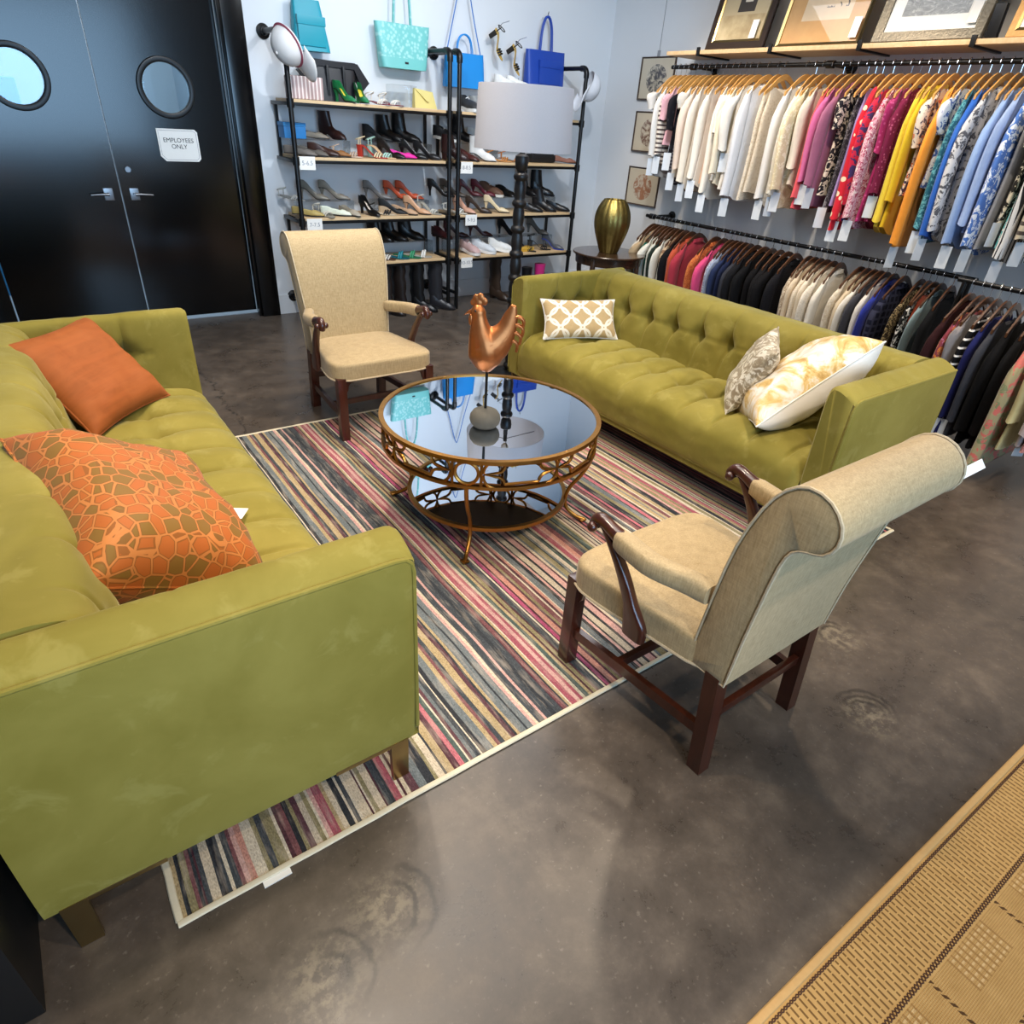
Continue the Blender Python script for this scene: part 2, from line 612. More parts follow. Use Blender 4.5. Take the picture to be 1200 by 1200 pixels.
sg = thing('door_sign', 'white notched card on the black door reading EMPLOYEES ONLY', 'sign', (1.262, 6.278, 1.365))
w, hh, c = 0.148, 0.112, 0.035
out = [(-w, -hh + c), (-w + c, -hh), (w - c * .6, -hh), (w, -hh + c * .6), (w, hh - c * .5), (w - c * .5, hh), (-w, hh)]
MB().loft([[(x, y, z) for x, z in out] for y in (0.004, -0.004)]).obj('card', 'paper', sg, 0)
b = MB()
inn = [(x * 0.92, z * 0.90) for x, z in out]
b.tube([(x, -0.0045, z) for x, z in inn], 0.0014, 6, loop=True)
b.obj('border', 'greyink', sg)
RX = Matrix.Rotation(PI / 2, 4, 'X')
text('lettering', 'EMPLOYEES\nONLY', 0.043, 'ink', sg, Matrix.Translation((0, -0.005, 0.012)) @ RX)

# wall hooks / black cabinet behind the left sofa
cab = thing('black_cabinet', 'black cabinet at the lower left corner, behind the left green sofa', 'cabinet', (-0.78, 1.02, 0))
MB().box(-0.4, 0.4, 0.0, 1.9, 0.0, 0.72, 0.006).obj('carcass', 'blackmatte', cab)
MB().box(-0.41, 0.41, -0.006, 1.91, 0.722, 0.75, 0.004).obj('worktop', 'blackmatte', cab)

# ------------------------------------------------------------------ striped rug
PAL = [('b58f88', 6), ('a5626a', 5), ('8f4f59', 5), ('b8ab96', 6), ('3f4347', 8), ('303236', 6), ('62686a', 6), ('9c8a69', 6),
       ('6d484a', 5), ('ad7d70', 4), ('7d7558', 5), ('52383e', 5), ('aba08e', 4), ('984a66', 2), ('485450', 4)]
BAG = [hexc(c) for c, k in PAL for _ in range(k)]


def striped_rug():
    x0, x1, y0, y1, z = -0.10, 3.30, 1.055, 3.685, 0.006
    rr = random.Random(5)
    xs, cols = [x0], []
    while xs[-1] < x1:
        wd = rr.choice((0.005, 0.007, 0.008, 0.010, 0.012, 0.016, 0.022, 0.026))
        xs.append(min(x1, xs[-1] + wd))
        c = BAG[rr.randrange(len(BAG))]
        while cols and c == cols[-1]:
            c = BAG[rr.randrange(len(BAG))]
        if wd <= 0.008:
            c = hexc(rr.choice(('2b2c30', '33363a', 'bdb29f', '4a2f35')))
        cols.append(c)
    NY = 60
    vs, fs, fc = [], [], []
    for i, x in enumerate(xs):
        ph = rr.random() * 60
        for j in range(NY + 1):
            y = y0 + (y1 - y0) * j / NY
            wob = 0 if i in (0, len(xs) - 1) else mnoise.noise(Vector((x * 3, y * 3.0, 1.0))) * 0.006 + mnoise.noise(Vector((ph, y * 9, 0))) * 0.0016
            vs.append((x + wob, y, z + 0.0012 * mnoise.noise(Vector((x * 40, y * 3, 0)))))
    for i in range(len(xs) - 1):
        for j in range(NY):
            a = i * (NY + 1) + j
            fs.append((a, a + NY + 1, a + NY + 2, a + 1))
            k = 0.85 + 0.3 * rr.random()
            fc.append(tuple(q * (0.8 * 1 + 0.2 * k) for q in cols[i]))
    me = bpy.data.meshes.new('pile')
    me.from_pydata(vs, [], fs)
    at = me.color_attributes.new('stripe', 'FLOAT_COLOR', 'CORNER')
    buf = []
    for c in fc:
        buf += [*c, 1] * 4
    at.data.foreach_set('color', buf)
    t = NT('striped_rug_wool')
    a = t.n('Attribute', attribute_name='stripe')
    v = t.coord(scale=(300, 120, 300))
    nz = t.noise(v, 1, 2, 0.6)
    nb = t.noise(t.coord(scale=(60, 7, 1)), 1, 3, 0.6)
    c = t.mix(0.55, a.outputs['Color'], t.ramp(nz, (0.3, 0.25), (0.75, 1.0)), 'OVERLAY')
    c = t.mix(t.math('MULTIPLY', t.ramp(nb, (0.5, 0.0), (0.7, 1.0)), 0.3), c, hexc('cdbfae'))
    t.set(base=c, rough=0.95, spec=0.1)
    t.bump(nz, 0.5, 0.004)
    me.materials.append(t.m)
    me.update()
    rug = thing('striped_rug', 'multicoloured pink, cream and charcoal striped rug under the coffee table', 'rug', (0, 0, 0.0))
    link('pile', me, rug)
    b = MB()
    wv = lambda x, y: 0.004 * mnoise.noise(Vector((x * 5, y * 5, 3)))
    n = 40
    for (ax, ay, bx, by) in ((x0 - .012, y0 - .008, x1 + .012, y0 - .008), (x1 + .008, y0, x1 + .008, y1), (x1 + .012, y1 + .008, x0 - .012, y1 + .008), (x0 - .008, y1, x0 - .008, y0)):
        b.tube([(ax + (bx - ax) * k / n + wv(ax, k), ay + (by - ay) * k / n + wv(k, ay), 0.0050) for k in range(n + 1)], 0.0095, 8, ry=0.55)
    b.obj('binding', 'binding', rug)
    MB().box(0.085, 0.155, 1.022, 1.050, 0.0, 0.003).obj('price_tag', 'paper', rug, 0)


striped_rug()


# ------------------------------------------------------------------ woven mat, lower right
def woven_mat():
    t = NT('jute_weave')
    v = t.coord()
    p = t.sep(v)
    d = t.math('MULTIPLY', p[1], -1.0)          # distance in from the front edge, metres (local y runs inward)
    base = t.mix(t.noise(v, 25, 3), hexc('a8844f'), hexc('c7a36a'))
    # border: ladder of thin dashes at right angles to the edge
    st_ = t.math('FRACT', t.math('MULTIPLY', p[0], 62.0))
    row = t.math('FRACT', t.math('ADD', t.math('MULTIPLY', d, 38.0), t.math('MULTIPLY', t.math('FLOOR', t.math('MULTIPLY', p[0], 62.0)), 0.5)))
    dash = t.math('MULTIPLY', t.math('LESS_THAN', st_, 0.32), t.math('GREATER_THAN', row, 0.12))
    inb = t.math('MULTIPLY', t.math('GREATER_THAN', d, 0.030), t.math('LESS_THAN', d, 0.158))
    c = t.mix(t.math('MULTIPLY', t.math('MULTIPLY', dash, inb), 0.85), base, hexc('5d3f20'))
    # field: fine diagonal weave
    wv = t.math('MULTIPLY', t.math('SINE', t.math('MULTIPLY', t.math('ADD', p[0], p[1]), 620.0)), t.math('SINE', t.math('MULTIPLY', t.math('SUBTRACT', p[0], p[1]), 620.0)))
    fld = t.math('GREATER_THAN', d, 0.180)
    c = t.mix(t.math('MULTIPLY', t.math('MULTIPLY', fld, t.ramp(wv, (0.0, 0.0), (0.4, 1.0))), 0.45), c, hexc('7d5a31'))
    # dark dashed rules across the field every 0.345 m and a matching one along it
    gx = t.math('ABSOLUTE', t.math('SUBTRACT', t.math('FRACT', t.math('ADD', t.math('MULTIPLY', p[0], 2.9), 0.246)), 0.5))
    gy = t.math('ABSOLUTE', t.math('SUBTRACT', t.math('FRACT', t.math('MULTIPLY', t.math('SUBTRACT', d, 0.0), 2.9)), 0.99))
    ln = t.math('MAXIMUM', t.math('LESS_THAN', gx, 0.014), t.math('LESS_THAN', gy, 0.014))
    dsh = t.math('GREATER_THAN', t.math('SINE', t.math('MULTIPLY', t.math('ADD', p[0], p[1]), 330.0)), -0.2)
    c = t.mix(t.math('MULTIPLY', t.math('MULTIPLY', ln, dsh), t.math('MULTIPLY', fld, 0.9)), c, hexc('3a2112'))
    # raised ribbed squares inside each panel
    sq = t.math('MULTIPLY', t.math('GREATER_THAN', gx, 0.24), t.math('GREATER_THAN', gy, 0.24))
    rb = t.math('SINE', t.math('MULTIPLY', p[0], 330.0))
    rb2 = t.math('SINE', t.math('MULTIPLY', p[1], 420.0))
    sqm = t.math('MULTIPLY', sq, fld)
    c = t.mix(t.math('MULTIPLY', sqm, t.ramp(rb, (0.4, 0.0), (0.8, 0.7))), c, hexc('8e6a3c'))
    c = t.mix(t.math('MULTIPLY', t.math('MULTIPLY', sqm, t.math('LESS_THAN', rb, 0.2)), t.ramp(rb2, (0.2, 0.0), (0.7, 0.5))), c, hexc('dfc394'))
    t.set(base=c, rough=0.85, spec=0.2)
    h = t.math('ADD', t.math('MULTIPLY', t.math('MULTIPLY', dash, inb), -1.0), t.math('MULTIPLY', t.math('MULTIPLY', wv, fld), 0.5))
    h = t.math('ADD', h, t.math('MULTIPLY', sqm, rb))
    t.bump(h, 0.5, 0.003)
    mat = thing('woven_mat', 'tan woven jute mat with dark stitched borders, lower right on the floor', 'mat', (0.884, 0.131, 0.0), math.radians(-1.75))
    MB().box(-0.8, 3.4, -1.5, 0.0, 0.0, 0.010, 0.003).obj('weave', t.m, mat, 30)
    bd = MB()
    bd.tube([(-0.8, -0.006, 0.008), (3.4, -0.006, 0.008)], 0.011, 8, ry=0.7)
    bd.obj('binding', plain('mat_binding', 'c09a63', 0.8, 0, 0.1, 60, 0.2, 200), mat)
    for nm, dd, amp in (('stitched_border', 0.0245, 0.003), ('chain_border', 0.169, 0.0055)):
        s = MB()
        for sgn in (1, -1):
            s.tube([(-0.7 + k * 0.0045, -dd + sgn * amp * math.sin(k * 1.3), 0.0105 + 0.0012 * math.cos(k * 1.3) * sgn) for k in range(0, 760)], 0.0019, 5)
        s.obj(nm, plain(nm, '4a2d1a', 0.8), mat)


woven_mat()


# ------------------------------------------------------------------ sofas
def tuft_disp(a, b, tufts, b0, rt=0.032, depth=0.058, pleat=0.026, puff=0.014, pw=0.012, fade=None):
    """a along the sofa, b across the profile; dimples at (tufts, b0) joined by pleats running across"""
    d = 0.0
    for q in tufts:
        x = a - q
        if abs(x) < 0.14:
            d -= depth * math.exp(-(x * x + (b - b0) ** 2) / (2 * rt * rt))
            f = fade(b) if fade else 1.0
            d -= pleat * f * math.exp(-(x / pw) ** 2)
    if len(tufts) > 1:
        s = tufts[1] - tufts[0]
        if tufts[0] - s / 2 <= a <= tufts[-1] + s / 2:
            d += puff * (1 - math.cos(2 * PI * (a - tufts[0]) / s)) / 2
            d -= 0.008 * math.exp(-((b - b0) / 0.010) ** 2)
    return d


def sweep(prof, a0, a1, na, place, disp):
    """sweep a 2-D profile along an axis; displace along the profile's own normal"""
    P = [Vector((p[0], p[1])) for p in prof]
    s = [0.0]
    for i in range(1, len(P)):
        s.append(s[-1] + (P[i] - P[i - 1]).length)
    nr = []
    for i in range(len(P)):
        t = P[min(i + 1, len(P) - 1)] - P[max(i - 1, 0)]
        t.normalize()
        nr.append(Vector((-t.y, t.x)))
    rings = []
    for k in range(na):
        a = a0 + (a1 - a0) * k / (na - 1)
        ring = []
        for i, p in enumerate(P):
            q = p + nr[i] * disp(a, s[i], p)
            ring.append(place(a, q.x, q.y))
        rings.append(ring)
    return rings


def prof2(pts, n):
    return [(p.x, p.y) for p in catmull([(a, b, 0) for a, b in pts], n)]


TS = [-0.97 + 0.2155 * i for i in range(10)]


def make_sofa(label):
    root = thing('green_sofa', label, 'sofa', (0, 0, 0), 0, None)
    # frame
    MB().box(-0.445, 0.445, -1.19, 1.19, 0.15, 0.20, 0.01).obj('base_rail', 'velvet', root)
    # seat, one long tufted block: profile runs from the front bottom up and over to the back
    pr = prof2([(0.435, 0.185), (0.462, 0.20), (0.472, 0.26), (0.474, 0.33), (0.458, 0.392), (0.415, 0.432), (0.35, 0.452), (0.20, 0.462), (0.02, 0.458), (-0.17, 0.440)], 7)
    sl = [0.0]
    for i in range(1, len(pr)):
        sl.append(sl[-1] + math.hypot(pr[i][0] - pr[i - 1][0], pr[i][1] - pr[i - 1][1]))
    b0 = min(zip(sl, pr), key=lambda q: abs(q[1][0] - 0.16) + (0 if q[1][1] > 0.4 else 9))[0]
    fade = lambda b: (0.5 + 0.5 * math.exp(-((b - b0) / 0.14) ** 2)) * smoothstep(0.20, 0.34, b)
    wr = lambda a, b: 0.004 * mnoise.noise(Vector((a * 5, b * 9, 2.0))) + 0.0025 * mnoise.noise(Vector((a * 14, b * 20, 7.0)))
    seat_d = lambda a, b, p: -(tuft_disp(a, b, TS, b0, fade=fade, puff=0.020 * fade(b)) + wr(a, b)) + 0.03 * smoothstep(1.03, 1.085, abs(a)) * smoothstep(0.1, 0.3, b)
    MB().loft(sweep(pr, -1.085, 1.085, 440, lambda a, x, z: (x, a, z), seat_d), cap=False, closed=False).obj('seat', 'velvet', root, 80)
    # piping along the seat's lower edge
    MB().tube([(0.452, a / 10 * 1.08, 0.192) for a in range(-10, 11)], 0.007, 8).obj('seat_piping', 'velvet', root)
    # back
    pb = prof2([(-0.10, 0.36), (-0.115, 0.45), (-0.135, 0.55), (-0.155, 0.65), (-0.175, 0.74), (-0.20, 0.795), (-0.25, 0.825), (-0.33, 0.828), (-0.41, 0.815), (-0.452, 0.785), (-0.46, 0.70), (-0.46, 0.45), (-0.455, 0.15)], 7)
    s2 = [0.0]
    for i in range(1, len(pb)):
        s2.append(s2[-1] + math.hypot(pb[i][0] - pb[i - 1][0], pb[i][1] - pb[i - 1][1]))
    bb = min(zip(s2, pb), key=lambda q: abs(q[1][1] - 0.63) + (0 if q[1][0] > -0.3 else 9))[0]
    fb = lambda b: (0.2 + 0.8 * math.exp(-((b - bb) / 0.11) ** 2)) * (1 - smoothstep(0.44, 0.56, b))
    back_d = lambda a, b, p: tuft_disp(a, b, TS, bb, fade=fb, puff=0.012 * fb(b)) + wr(a + 9, b) * (1 - smoothstep(0.6, 0.8, b))
    MB().loft(sweep(pb, -1.095, 1.095, 380, lambda a, x, z: (x, a, z), lambda a, b, p: -back_d(a, b, p)), cap=True, closed=False).obj('backrest', 'velvet', root, 80)
    # arms: profile in (y, z), swept front to back
    for sg_ in (-1, 1):
        pa = prof2([(1.08, 0.36), (1.079, 0.45), (1.077, 0.55), (1.075, 0.65), (1.074, 0.74), (1.080, 0.795), (1.098, 0.818), (1.125, 0.822), (1.16, 0.812), (1.19, 0.797), (1.205, 0.786), (1.212, 0.775), (1.214, 0.70), (1.214, 0.50), (1.212, 0.30), (1.205, 0.158), (1.19, 0.15), (1.12, 0.15)], 6)
        sa = [0.0]
        for i in range(1, len(pa)):
            sa.append(sa[-1] + math.hypot(pa[i][0] - pa[i - 1][0], pa[i][1] - pa[i - 1][1]))
        ba = min(zip(sa, pa), key=lambda q: abs(q[1][1] - 0.63) + (0 if q[1][0] < 1.1 else 9))[0]
        ta = [-0.045, 0.17]
        fa = lambda b: (0.25 + 0.75 * math.exp(-((b - ba) / 0.11) ** 2)) * (1 - smoothstep(0.42, 0.5, b))
        mem = {}

        def arm_d(a, b, p):
            e = smoothstep(0.435, 0.46, a) + smoothstep(-0.44, -0.455, a) * 0
            top = smoothstep(0.44, 0.5, b) * (1 - smoothstep(0.56, 0.6, b))
            return (tuft_disp(a, b, ta, ba, fade=fa, puff=0.0) - 0.014 * e * e + 0.003 * top * mnoise.noise(Vector((a * 12, b * 9, 5 * sg_))))
        rings = sweep(pa, -0.455, 0.46, 70, lambda a, y, z: (a, sg_ * y, z), arm_d)
        arm = MB().loft(rings, cap=True, closed=True).obj('arm', 'velvet', root, 50)
        pp = [(-0.455 + k * 0.0455, sg_ * 1.207, 0.786) for k in range(20)] + [(0.435, sg_ * 1.207, 0.782), (0.452, sg_ * 1.205, 0.765)]
        pp += [(0.457, sg_ * 1.206, 0.74 - k * 0.055) for k in range(11)]
        MB().tube(pp, 0.0065, 8).obj('piping', 'velvet', arm)
    for sx in (-1, 1):
        for sy in (-1, 1):
            g = MB()
            xo = 0.400 * sx
            q = [[(xo + dx * k, sy * 1.197 + dy * k, z) for dx, dy in ((-.027, -.009), (.027, -.009), (.027, .009), (-.027, .009))] for z, k in ((-0.010, 0.9), (0.152, 1.0))]
            g.loft(q)
            g.box(min(xo, xo - sx * 0.19), max(xo, xo - sx * 0.19), sy * 1.197 - 0.008, sy * 1.197 + 0.008, 0.138, 0.153, 0.002)
            g.obj('leg', 'brass', root, 30)
    return root


sofa_a = make_sofa('long olive velvet sofa on the left, with two orange cushions')
sofa_a.location = (0.12, 2.325, 0.012)
sofa_b = dup(sofa_a, (3.085, 2.355, 0.012), PI, 'long olive velvet sofa on the right, in front of the clothes racks')


# ------------------------------------------------------------------ armchairs
def make_chair(label):
    root = thing('armchair', label, 'chair')
    # upholstered seat: grid in plan, domed, with a rounded edge
    def seat_fn(u, v):
        # u round the edge (0..1), v from bottom rim to centre
        a = 2 * PI * u
        c, s = math.cos(a), math.sin(a)
        n = 7.0
        k = (abs(c) ** n + abs(s) ** n) ** (-1 / n)
        if v < 0.3:
            f, z = 1.0, 0.372 + 0.075 * (v / 0.3)
        elif v < 0.5:
            q = (v - 0.3) / 0.2 * PI / 2
            f, z = 1 - 0.055 * (1 - math.cos(q)), 0.447 + 0.022 * math.sin(q)
        else:
            q = (v - 0.5) / 0.5
            f, z = 0.945 * (1 - q) ** 1.0, 0.469 + 0.028 * math.sin(q * PI / 2)
        y = k * s * f * 0.29 + 0.025
        hw = 0.262 + (0.325 - 0.262) * smoothstep(-0.28, 0.30, y)
        return (k * c * f * hw, y, z + 0.0015 * mnoise.noise(Vector((c * 6, s * 6, v * 6))))
    MB().grid(seat_fn, 72, 26, cu=True).obj('seat', 'linen', root, 60)
    w = MB()
    w.tube([seat_fn(i / 60, 0.0) for i in range(60)], 0.0055, 6, loop=True)
    w.obj('seat_piping', 'linen_light', root)
    # scrolled back: closed side profile swept across
    side = catmull([(-0.185, 0.375, 0), (-0.19, 0.48, 0), (-0.215, 0.66, 0), (-0.245, 0.83, 0), (-0.285, 0.96, 0), (-0.325, 1.03, 0), (-0.375, 1.062, 0),
                    (-0.43, 1.052, 0), (-0.468, 1.012, 0), (-0.474, 0.965, 0), (-0.452, 0.928, 0), (-0.415, 0.915, 0), (-0.384, 0.895, 0), (-0.365, 0.84, 0), (-0.345, 0.70, 0), (-0.325, 0.54, 0), (-0.312, 0.375, 0)], 4)
    rings = []
    xs = [-1, -0.985, -0.95] + [-0.9 + 0.1 * i for i in range(19)] + [0.95, 0.985, 1]
    cy = sum(p.x for p in side) / len(side)
    for xx in xs:
        ins = 0.012 * (1 - math.sqrt(max(0, 1 - max(0, (abs(xx) - 0.95) / 0.05) ** 2)))
        ring = []
        for p in side:
            hw = 0.258 + (0.296 - 0.258) * smoothstep(0.38, 1.0, p.y)
            q = Vector((p.x, p.y))
            mid = Vector((-0.26 - 0.12 * smoothstep(0.8, 1.0, p.y), min(max(p.y, 0.40), 0.99)))
            dd = (mid - q)
            q = q + dd.normalized() * ins if dd.length > 1e-4 else q
            ring.append((xx * hw, q.x, q.y))
        rings.append(ring)
    bk = MB().loft(rings, cap=True).obj('backrest', 'linen', root, 50)
    for sx in (-1, 1):
        pw = MB()
        pw.tube([(sx * (0.258 + (0.296 - 0.258) * smoothstep(0.38, 1.0, p.y) - 0.003), p.x, p.y) for p in side[::2]], 0.0042, 6, loop=True)
        pw.obj('piping', 'linen_light', bk)
    for sx in (-1, 1):
        am = thing_part('arm', root)
        # padded rest
        pad = []
        for k in range(13):
            t = k / 12
            y = -0.200 + 0.300 * t
            z = 0.632 + 0.030 * t
            x = sx * (0.262 + 0.063 * smoothstep(0, 0.65, t))
            hw, ht = 0.031, 0.034
            if k in (0, 12):
                hw, ht = 0.027, 0.030
            pad.append([(x + hw * sgp(math.cos(a), 0.6), y, z + ht * sgp(math.sin(a), 0.7)) for a in [2 * PI * j / 16 for j in range(16)]])
        MB().loft(pad).obj('arm_pad', 'linen', am, 50)
        # carved handhold ending in a scroll, and the swept support below it
        hd = catmull([(sx * 0.325, 0.095, 0.668), (sx * 0.327, 0.13, 0.678), (sx * 0.328, 0.165, 0.688), (sx * 0.329, 0.19, 0.684), (sx * 0.329, 0.204, 0.666), (sx * 0.329, 0.197, 0.648)], 3)
        hb = MB()
        hb.tube(hd, [0.026 - 0.003 * abs(math.sin(i * 0.4)) - 0.0004 * i for i in range(len(hd))], 12)
        hb.lathe([(0.0001, -0.034), (0.019, -0.033), (0.021, 0), (0.019, 0.033), (0.0001, 0.034)], seg=14) if False else None
        sc = MB()
        for e in (-1, 1):
            sc.sphere((sx * 0.329 + e * 0.024, 0.190, 0.664), 0.017, 10, 8)
        hb.v += []
        ho = hb.obj('handhold', 'mahogany', am, 60)
        sc.obj('scroll', 'mahogany', am, 60)
        sp = catmull([(sx * 0.328, 0.150, 0.668), (sx * 0.326, 0.110, 0.622), (sx * 0.322, 0.066, 0.560), (sx * 0.316, 0.036, 0.500), (sx * 0.312, 0.012, 0.450), (sx * 0.308, -0.005, 0.400), (sx * 0.307, -0.008, 0.352)], 4)
        n = len(sp)
        rr = []
        for i, p in enumerate(sp):
            t = i / (n - 1)
            hy = 0.018 + 0.012 * math.sin(t * PI) * 0.7 + 0.024 * smoothstep(0.55, 0.86, t)
            hx = 0.017
            rr.append([(p.x + hx * sgp(math.cos(a), 0.5), p.y + hy * sgp(math.sin(a), 0.6) , p.z + 0.35 * hy * math.sin(a) * (1 - t)) for a in [2 * PI * j / 14 for j in range(14)]])
        MB().loft(rr).obj('arm_support', 'mahogany', am, 50)
    for sx in (-1, 1):
        f = MB()
        f.box(sx * 0.283 - 0.025, sx * 0.283 + 0.025, 0.262, 0.312, 0.0, 0.385, 0.004)
        f.obj('leg', 'mahogany', root, 30)
        br = MB()
        for (dx, dy) in ((-sx, 0), (0, -1)):
            prf = [(0.022, 0.375), (0.085, 0.375), (0.075, 0.355), (0.055, 0.35), (0.045, 0.335), (0.04, 0.31), (0.022, 0.285)]
            br.loft([[(sx * 0.283 + dx * q + (e * 0.008 if dy else 0), 0.287 + dy * q + (e * 0.008 if dx else 0), z) for q, z in prf] for e in (-1, 1)])
        br.obj('leg_bracket', 'mahogany', root, 30)
        bl = MB()
        bl.loft([[(sx * 0.236 + dx, y + dy, z) for dx, dy in ((-.025, -.024), (.025, -.024), (.025, .024), (-.025, .024))] for y, z in ((-0.302, 0.0), (-0.290, 0.16), (-0.272, 0.385))])
        bl.obj('leg', 'mahogany', root, 30)
        s = MB()
        s.loft([[(x + dx, y, 0.148 + dz) for dx, dz in ((-.011, -.019), (.011, -.019), (.011, .019), (-.011, .019))] for x, y in ((sx * 0.238, -0.275), (sx * 0.281, 0.27))])
        s.obj('side_stretcher', 'mahogany', root, 30)
    MB().box(-0.255, 0.255, 0.055, 0.077, 0.131, 0.166, 0.003).obj('cross_stretcher', 'mahogany', root, 30)
    MB().box(-0.21, 0.21, -0.297, -0.277, 0.20, 0.235, 0.003).obj('rear_stretcher', 'mahogany', root, 30)
    return root


def sgp(x, p):
    return math.copysign(abs(x) ** p, x)


def thing_part(name, parent):
    o = link(name, None, parent)
    return o


ch_near = make_chair('beige upholstered armchair in the right foreground, seen from behind, dark wooden legs')
ch_near.location = (1.55, 0.955, 0.0)
ch_near.rotation_euler = (0, 0, math.radians(0))
ch_far = dup(ch_near, (1.585, 3.655, 0.0), PI, 'beige upholstered armchair in front of the shoe shelves, facing the coffee table')
tg = MB()
tg.box(0.0, 0.115, -0.001, 0.001, -0.013, 0.013)
tgo = tg.obj('price_tag', 'paper', ch_near, 0, (0.296, -0.462, 0.975))
tgo.rotation_euler = (math.radians(-40), math.radians(-8), math.radians(-6))


# ------------------------------------------------------------------ coffee table
def coffee_table():
    root = thing('coffee_table', 'round gold coffee table with mirrored top, fretwork band and mirrored lower shelf', 'table', (1.60, 2.285, 0.012))
    ZT, Rt, ZB, ZS, RS = 0.518, 0.505, 0.392, 0.115, 0.385
    circ = lambda r, z, n=96: [(r * math.cos(2 * PI * i / n), r * math.sin(2 * PI * i / n), z) for i in range(n)]
    MB().loft([circ(Rt - 0.008, ZT - 0.012), circ(Rt - 0.008, ZT - 0.002)]).obj('mirror_top', 'mirror', root, 30)
    MB().loft([circ(Rt - 0.01, ZT - 0.018), circ(Rt - 0.01, ZT - 0.0125)]).obj('top_backing', 'blackmatte', root, 30)
    ringp = lambda R_, z, hr, hz: MB().loft([circ(R_ - hr, z - hz), circ(R_ + hr, z - hz), circ(R_ + hr * 1.05, z), circ(R_ + hr, z + hz), circ(R_ - hr, z + hz)], loop=True)
    ringp(Rt, ZT - 0.006, 0.011, 0.009).obj('top_rim', 'gold', root, 50)
    ringp(Rt - 0.004, ZB, 0.009, 0.008).obj('lower_rim', 'gold', root, 50)
    ringp(RS, ZS, 0.010, 0.009).obj('shelf_rim', 'gold', root, 50)
    MB().loft([circ(RS - 0.008, ZS - 0.006), circ(RS - 0.008, ZS + 0.004)]).obj('mirror_shelf', 'mirror', root, 30)
    # fretwork: eight bays of a ring between two posts, linked by stepped lozenges
    h = (ZT - ZB) / 2 - 0.012
    zc = (ZT + ZB) / 2
    def wrap(s, z):
        a = s / Rt
        return ((Rt - 0.003) * math.cos(a), (Rt - 0.003) * math.sin(a), zc + z)
    per = 2 * PI * Rt
    nb = 4
    bay = per / nb
    A0 = math.radians(45) * Rt
    for i in range(nb):
        c0 = A0 + i * bay
        f = MB()
        rr = h * 0.97
        f.tube([wrap(c0 + rr * math.cos(2 * PI * k / 28), rr * math.sin(2 * PI * k / 28)) for k in range(28)], 0.0078, 6, loop=True)
        f.obj('fret_ring', 'gold', root)
        for e in (-1, 1):
            p = MB()
            p.tube([wrap(c0 + e * (rr + 0.012), -h - 0.01), wrap(c0 + e * (rr + 0.012), h + 0.01)], 0.0072, 6)
            p.obj('fret_post', 'gold', root)
        # two notched lozenges between this ring and the next, meeting at a cross
        xa, xb = c0 + rr + 0.020, c0 + bay - rr - 0.020
        cr = 0.036
        hh_ = h * 0.86

        def arc(cx, cz, a0, a1, n=6):
            return [(cx + cr * math.cos(a0 + (a1 - a0) * k / n), cz + cr * math.sin(a0 + (a1 - a0) * k / n)) for k in range(n + 1)]
        for x0, x1 in ((xa, (xa + xb) / 2), ((xa + xb) / 2, xb)):
            L = x1 - x0
            mid = (x0 + x1) / 2
            q = L / 2 - 0.052
            pts = arc(mid + q, hh_, PI, 1.5 * PI) + [(mid + L / 2 - 0.006, 0.0)] + arc(mid + q, -hh_, PI / 2, PI) + arc(mid - q, -hh_, 0, PI / 2)
            pts += [(mid - L / 2 + 0.006, 0.0)] + arc(mid - q, hh_, 1.5 * PI, 2 * PI)
            lz = MB()
            lz.tube([wrap(s, z) for s, z in pts], 0.0072, 6, loop=True)
            lz.obj('fret_lozenge', 'gold', root)
            for e, bx in ((1, x0), (-1, x1)):
                for zz in (-1, 1):
                    qc = MB()
                    qc.tube([wrap(bx + e * 0.050 * (1 - math.cos(k * PI / 12)), zz * (0.006 + (h + 0.004) * math.sin(k * PI / 12))) for k in range(7)], 0.0068, 6)
                    qc.obj('fret_curve', 'gold', root)
    for k in range(4):
        a = math.radians(45 + 90 * k)
        pts = [(0.498, ZB), (0.490, 0.33), (0.455, 0.25), (0.410, 0.18), (0.392, ZS), (0.405, 0.06), (0.455, 0.02), (0.500, 0.006)]
        pth = catmull([(r * math.cos(a), r * math.sin(a), z) for r, z in pts], 5)
        MB().tube(pth, 0.0098, 8).box(0.490 * math.cos(a) - .016, 0.490 * math.cos(a) + .016, 0.490 * math.sin(a) - .016, 0.490 * math.sin(a) + .016, 0.0, 0.010, 0.003).obj('leg', 'gold', root, 50)


coffee_table()
# ------------------------------------------------------------------ cushions
def frame_from(e1, e2, c):
    e1 = Vector(e1).normalized()
    n = e1.cross(Vector(e2)).normalized()
    e2 = n.cross(e1)
    m = Matrix((e1, e2, n)).transposed().to_4x4()
    m.translation = Vector(c)
    return m


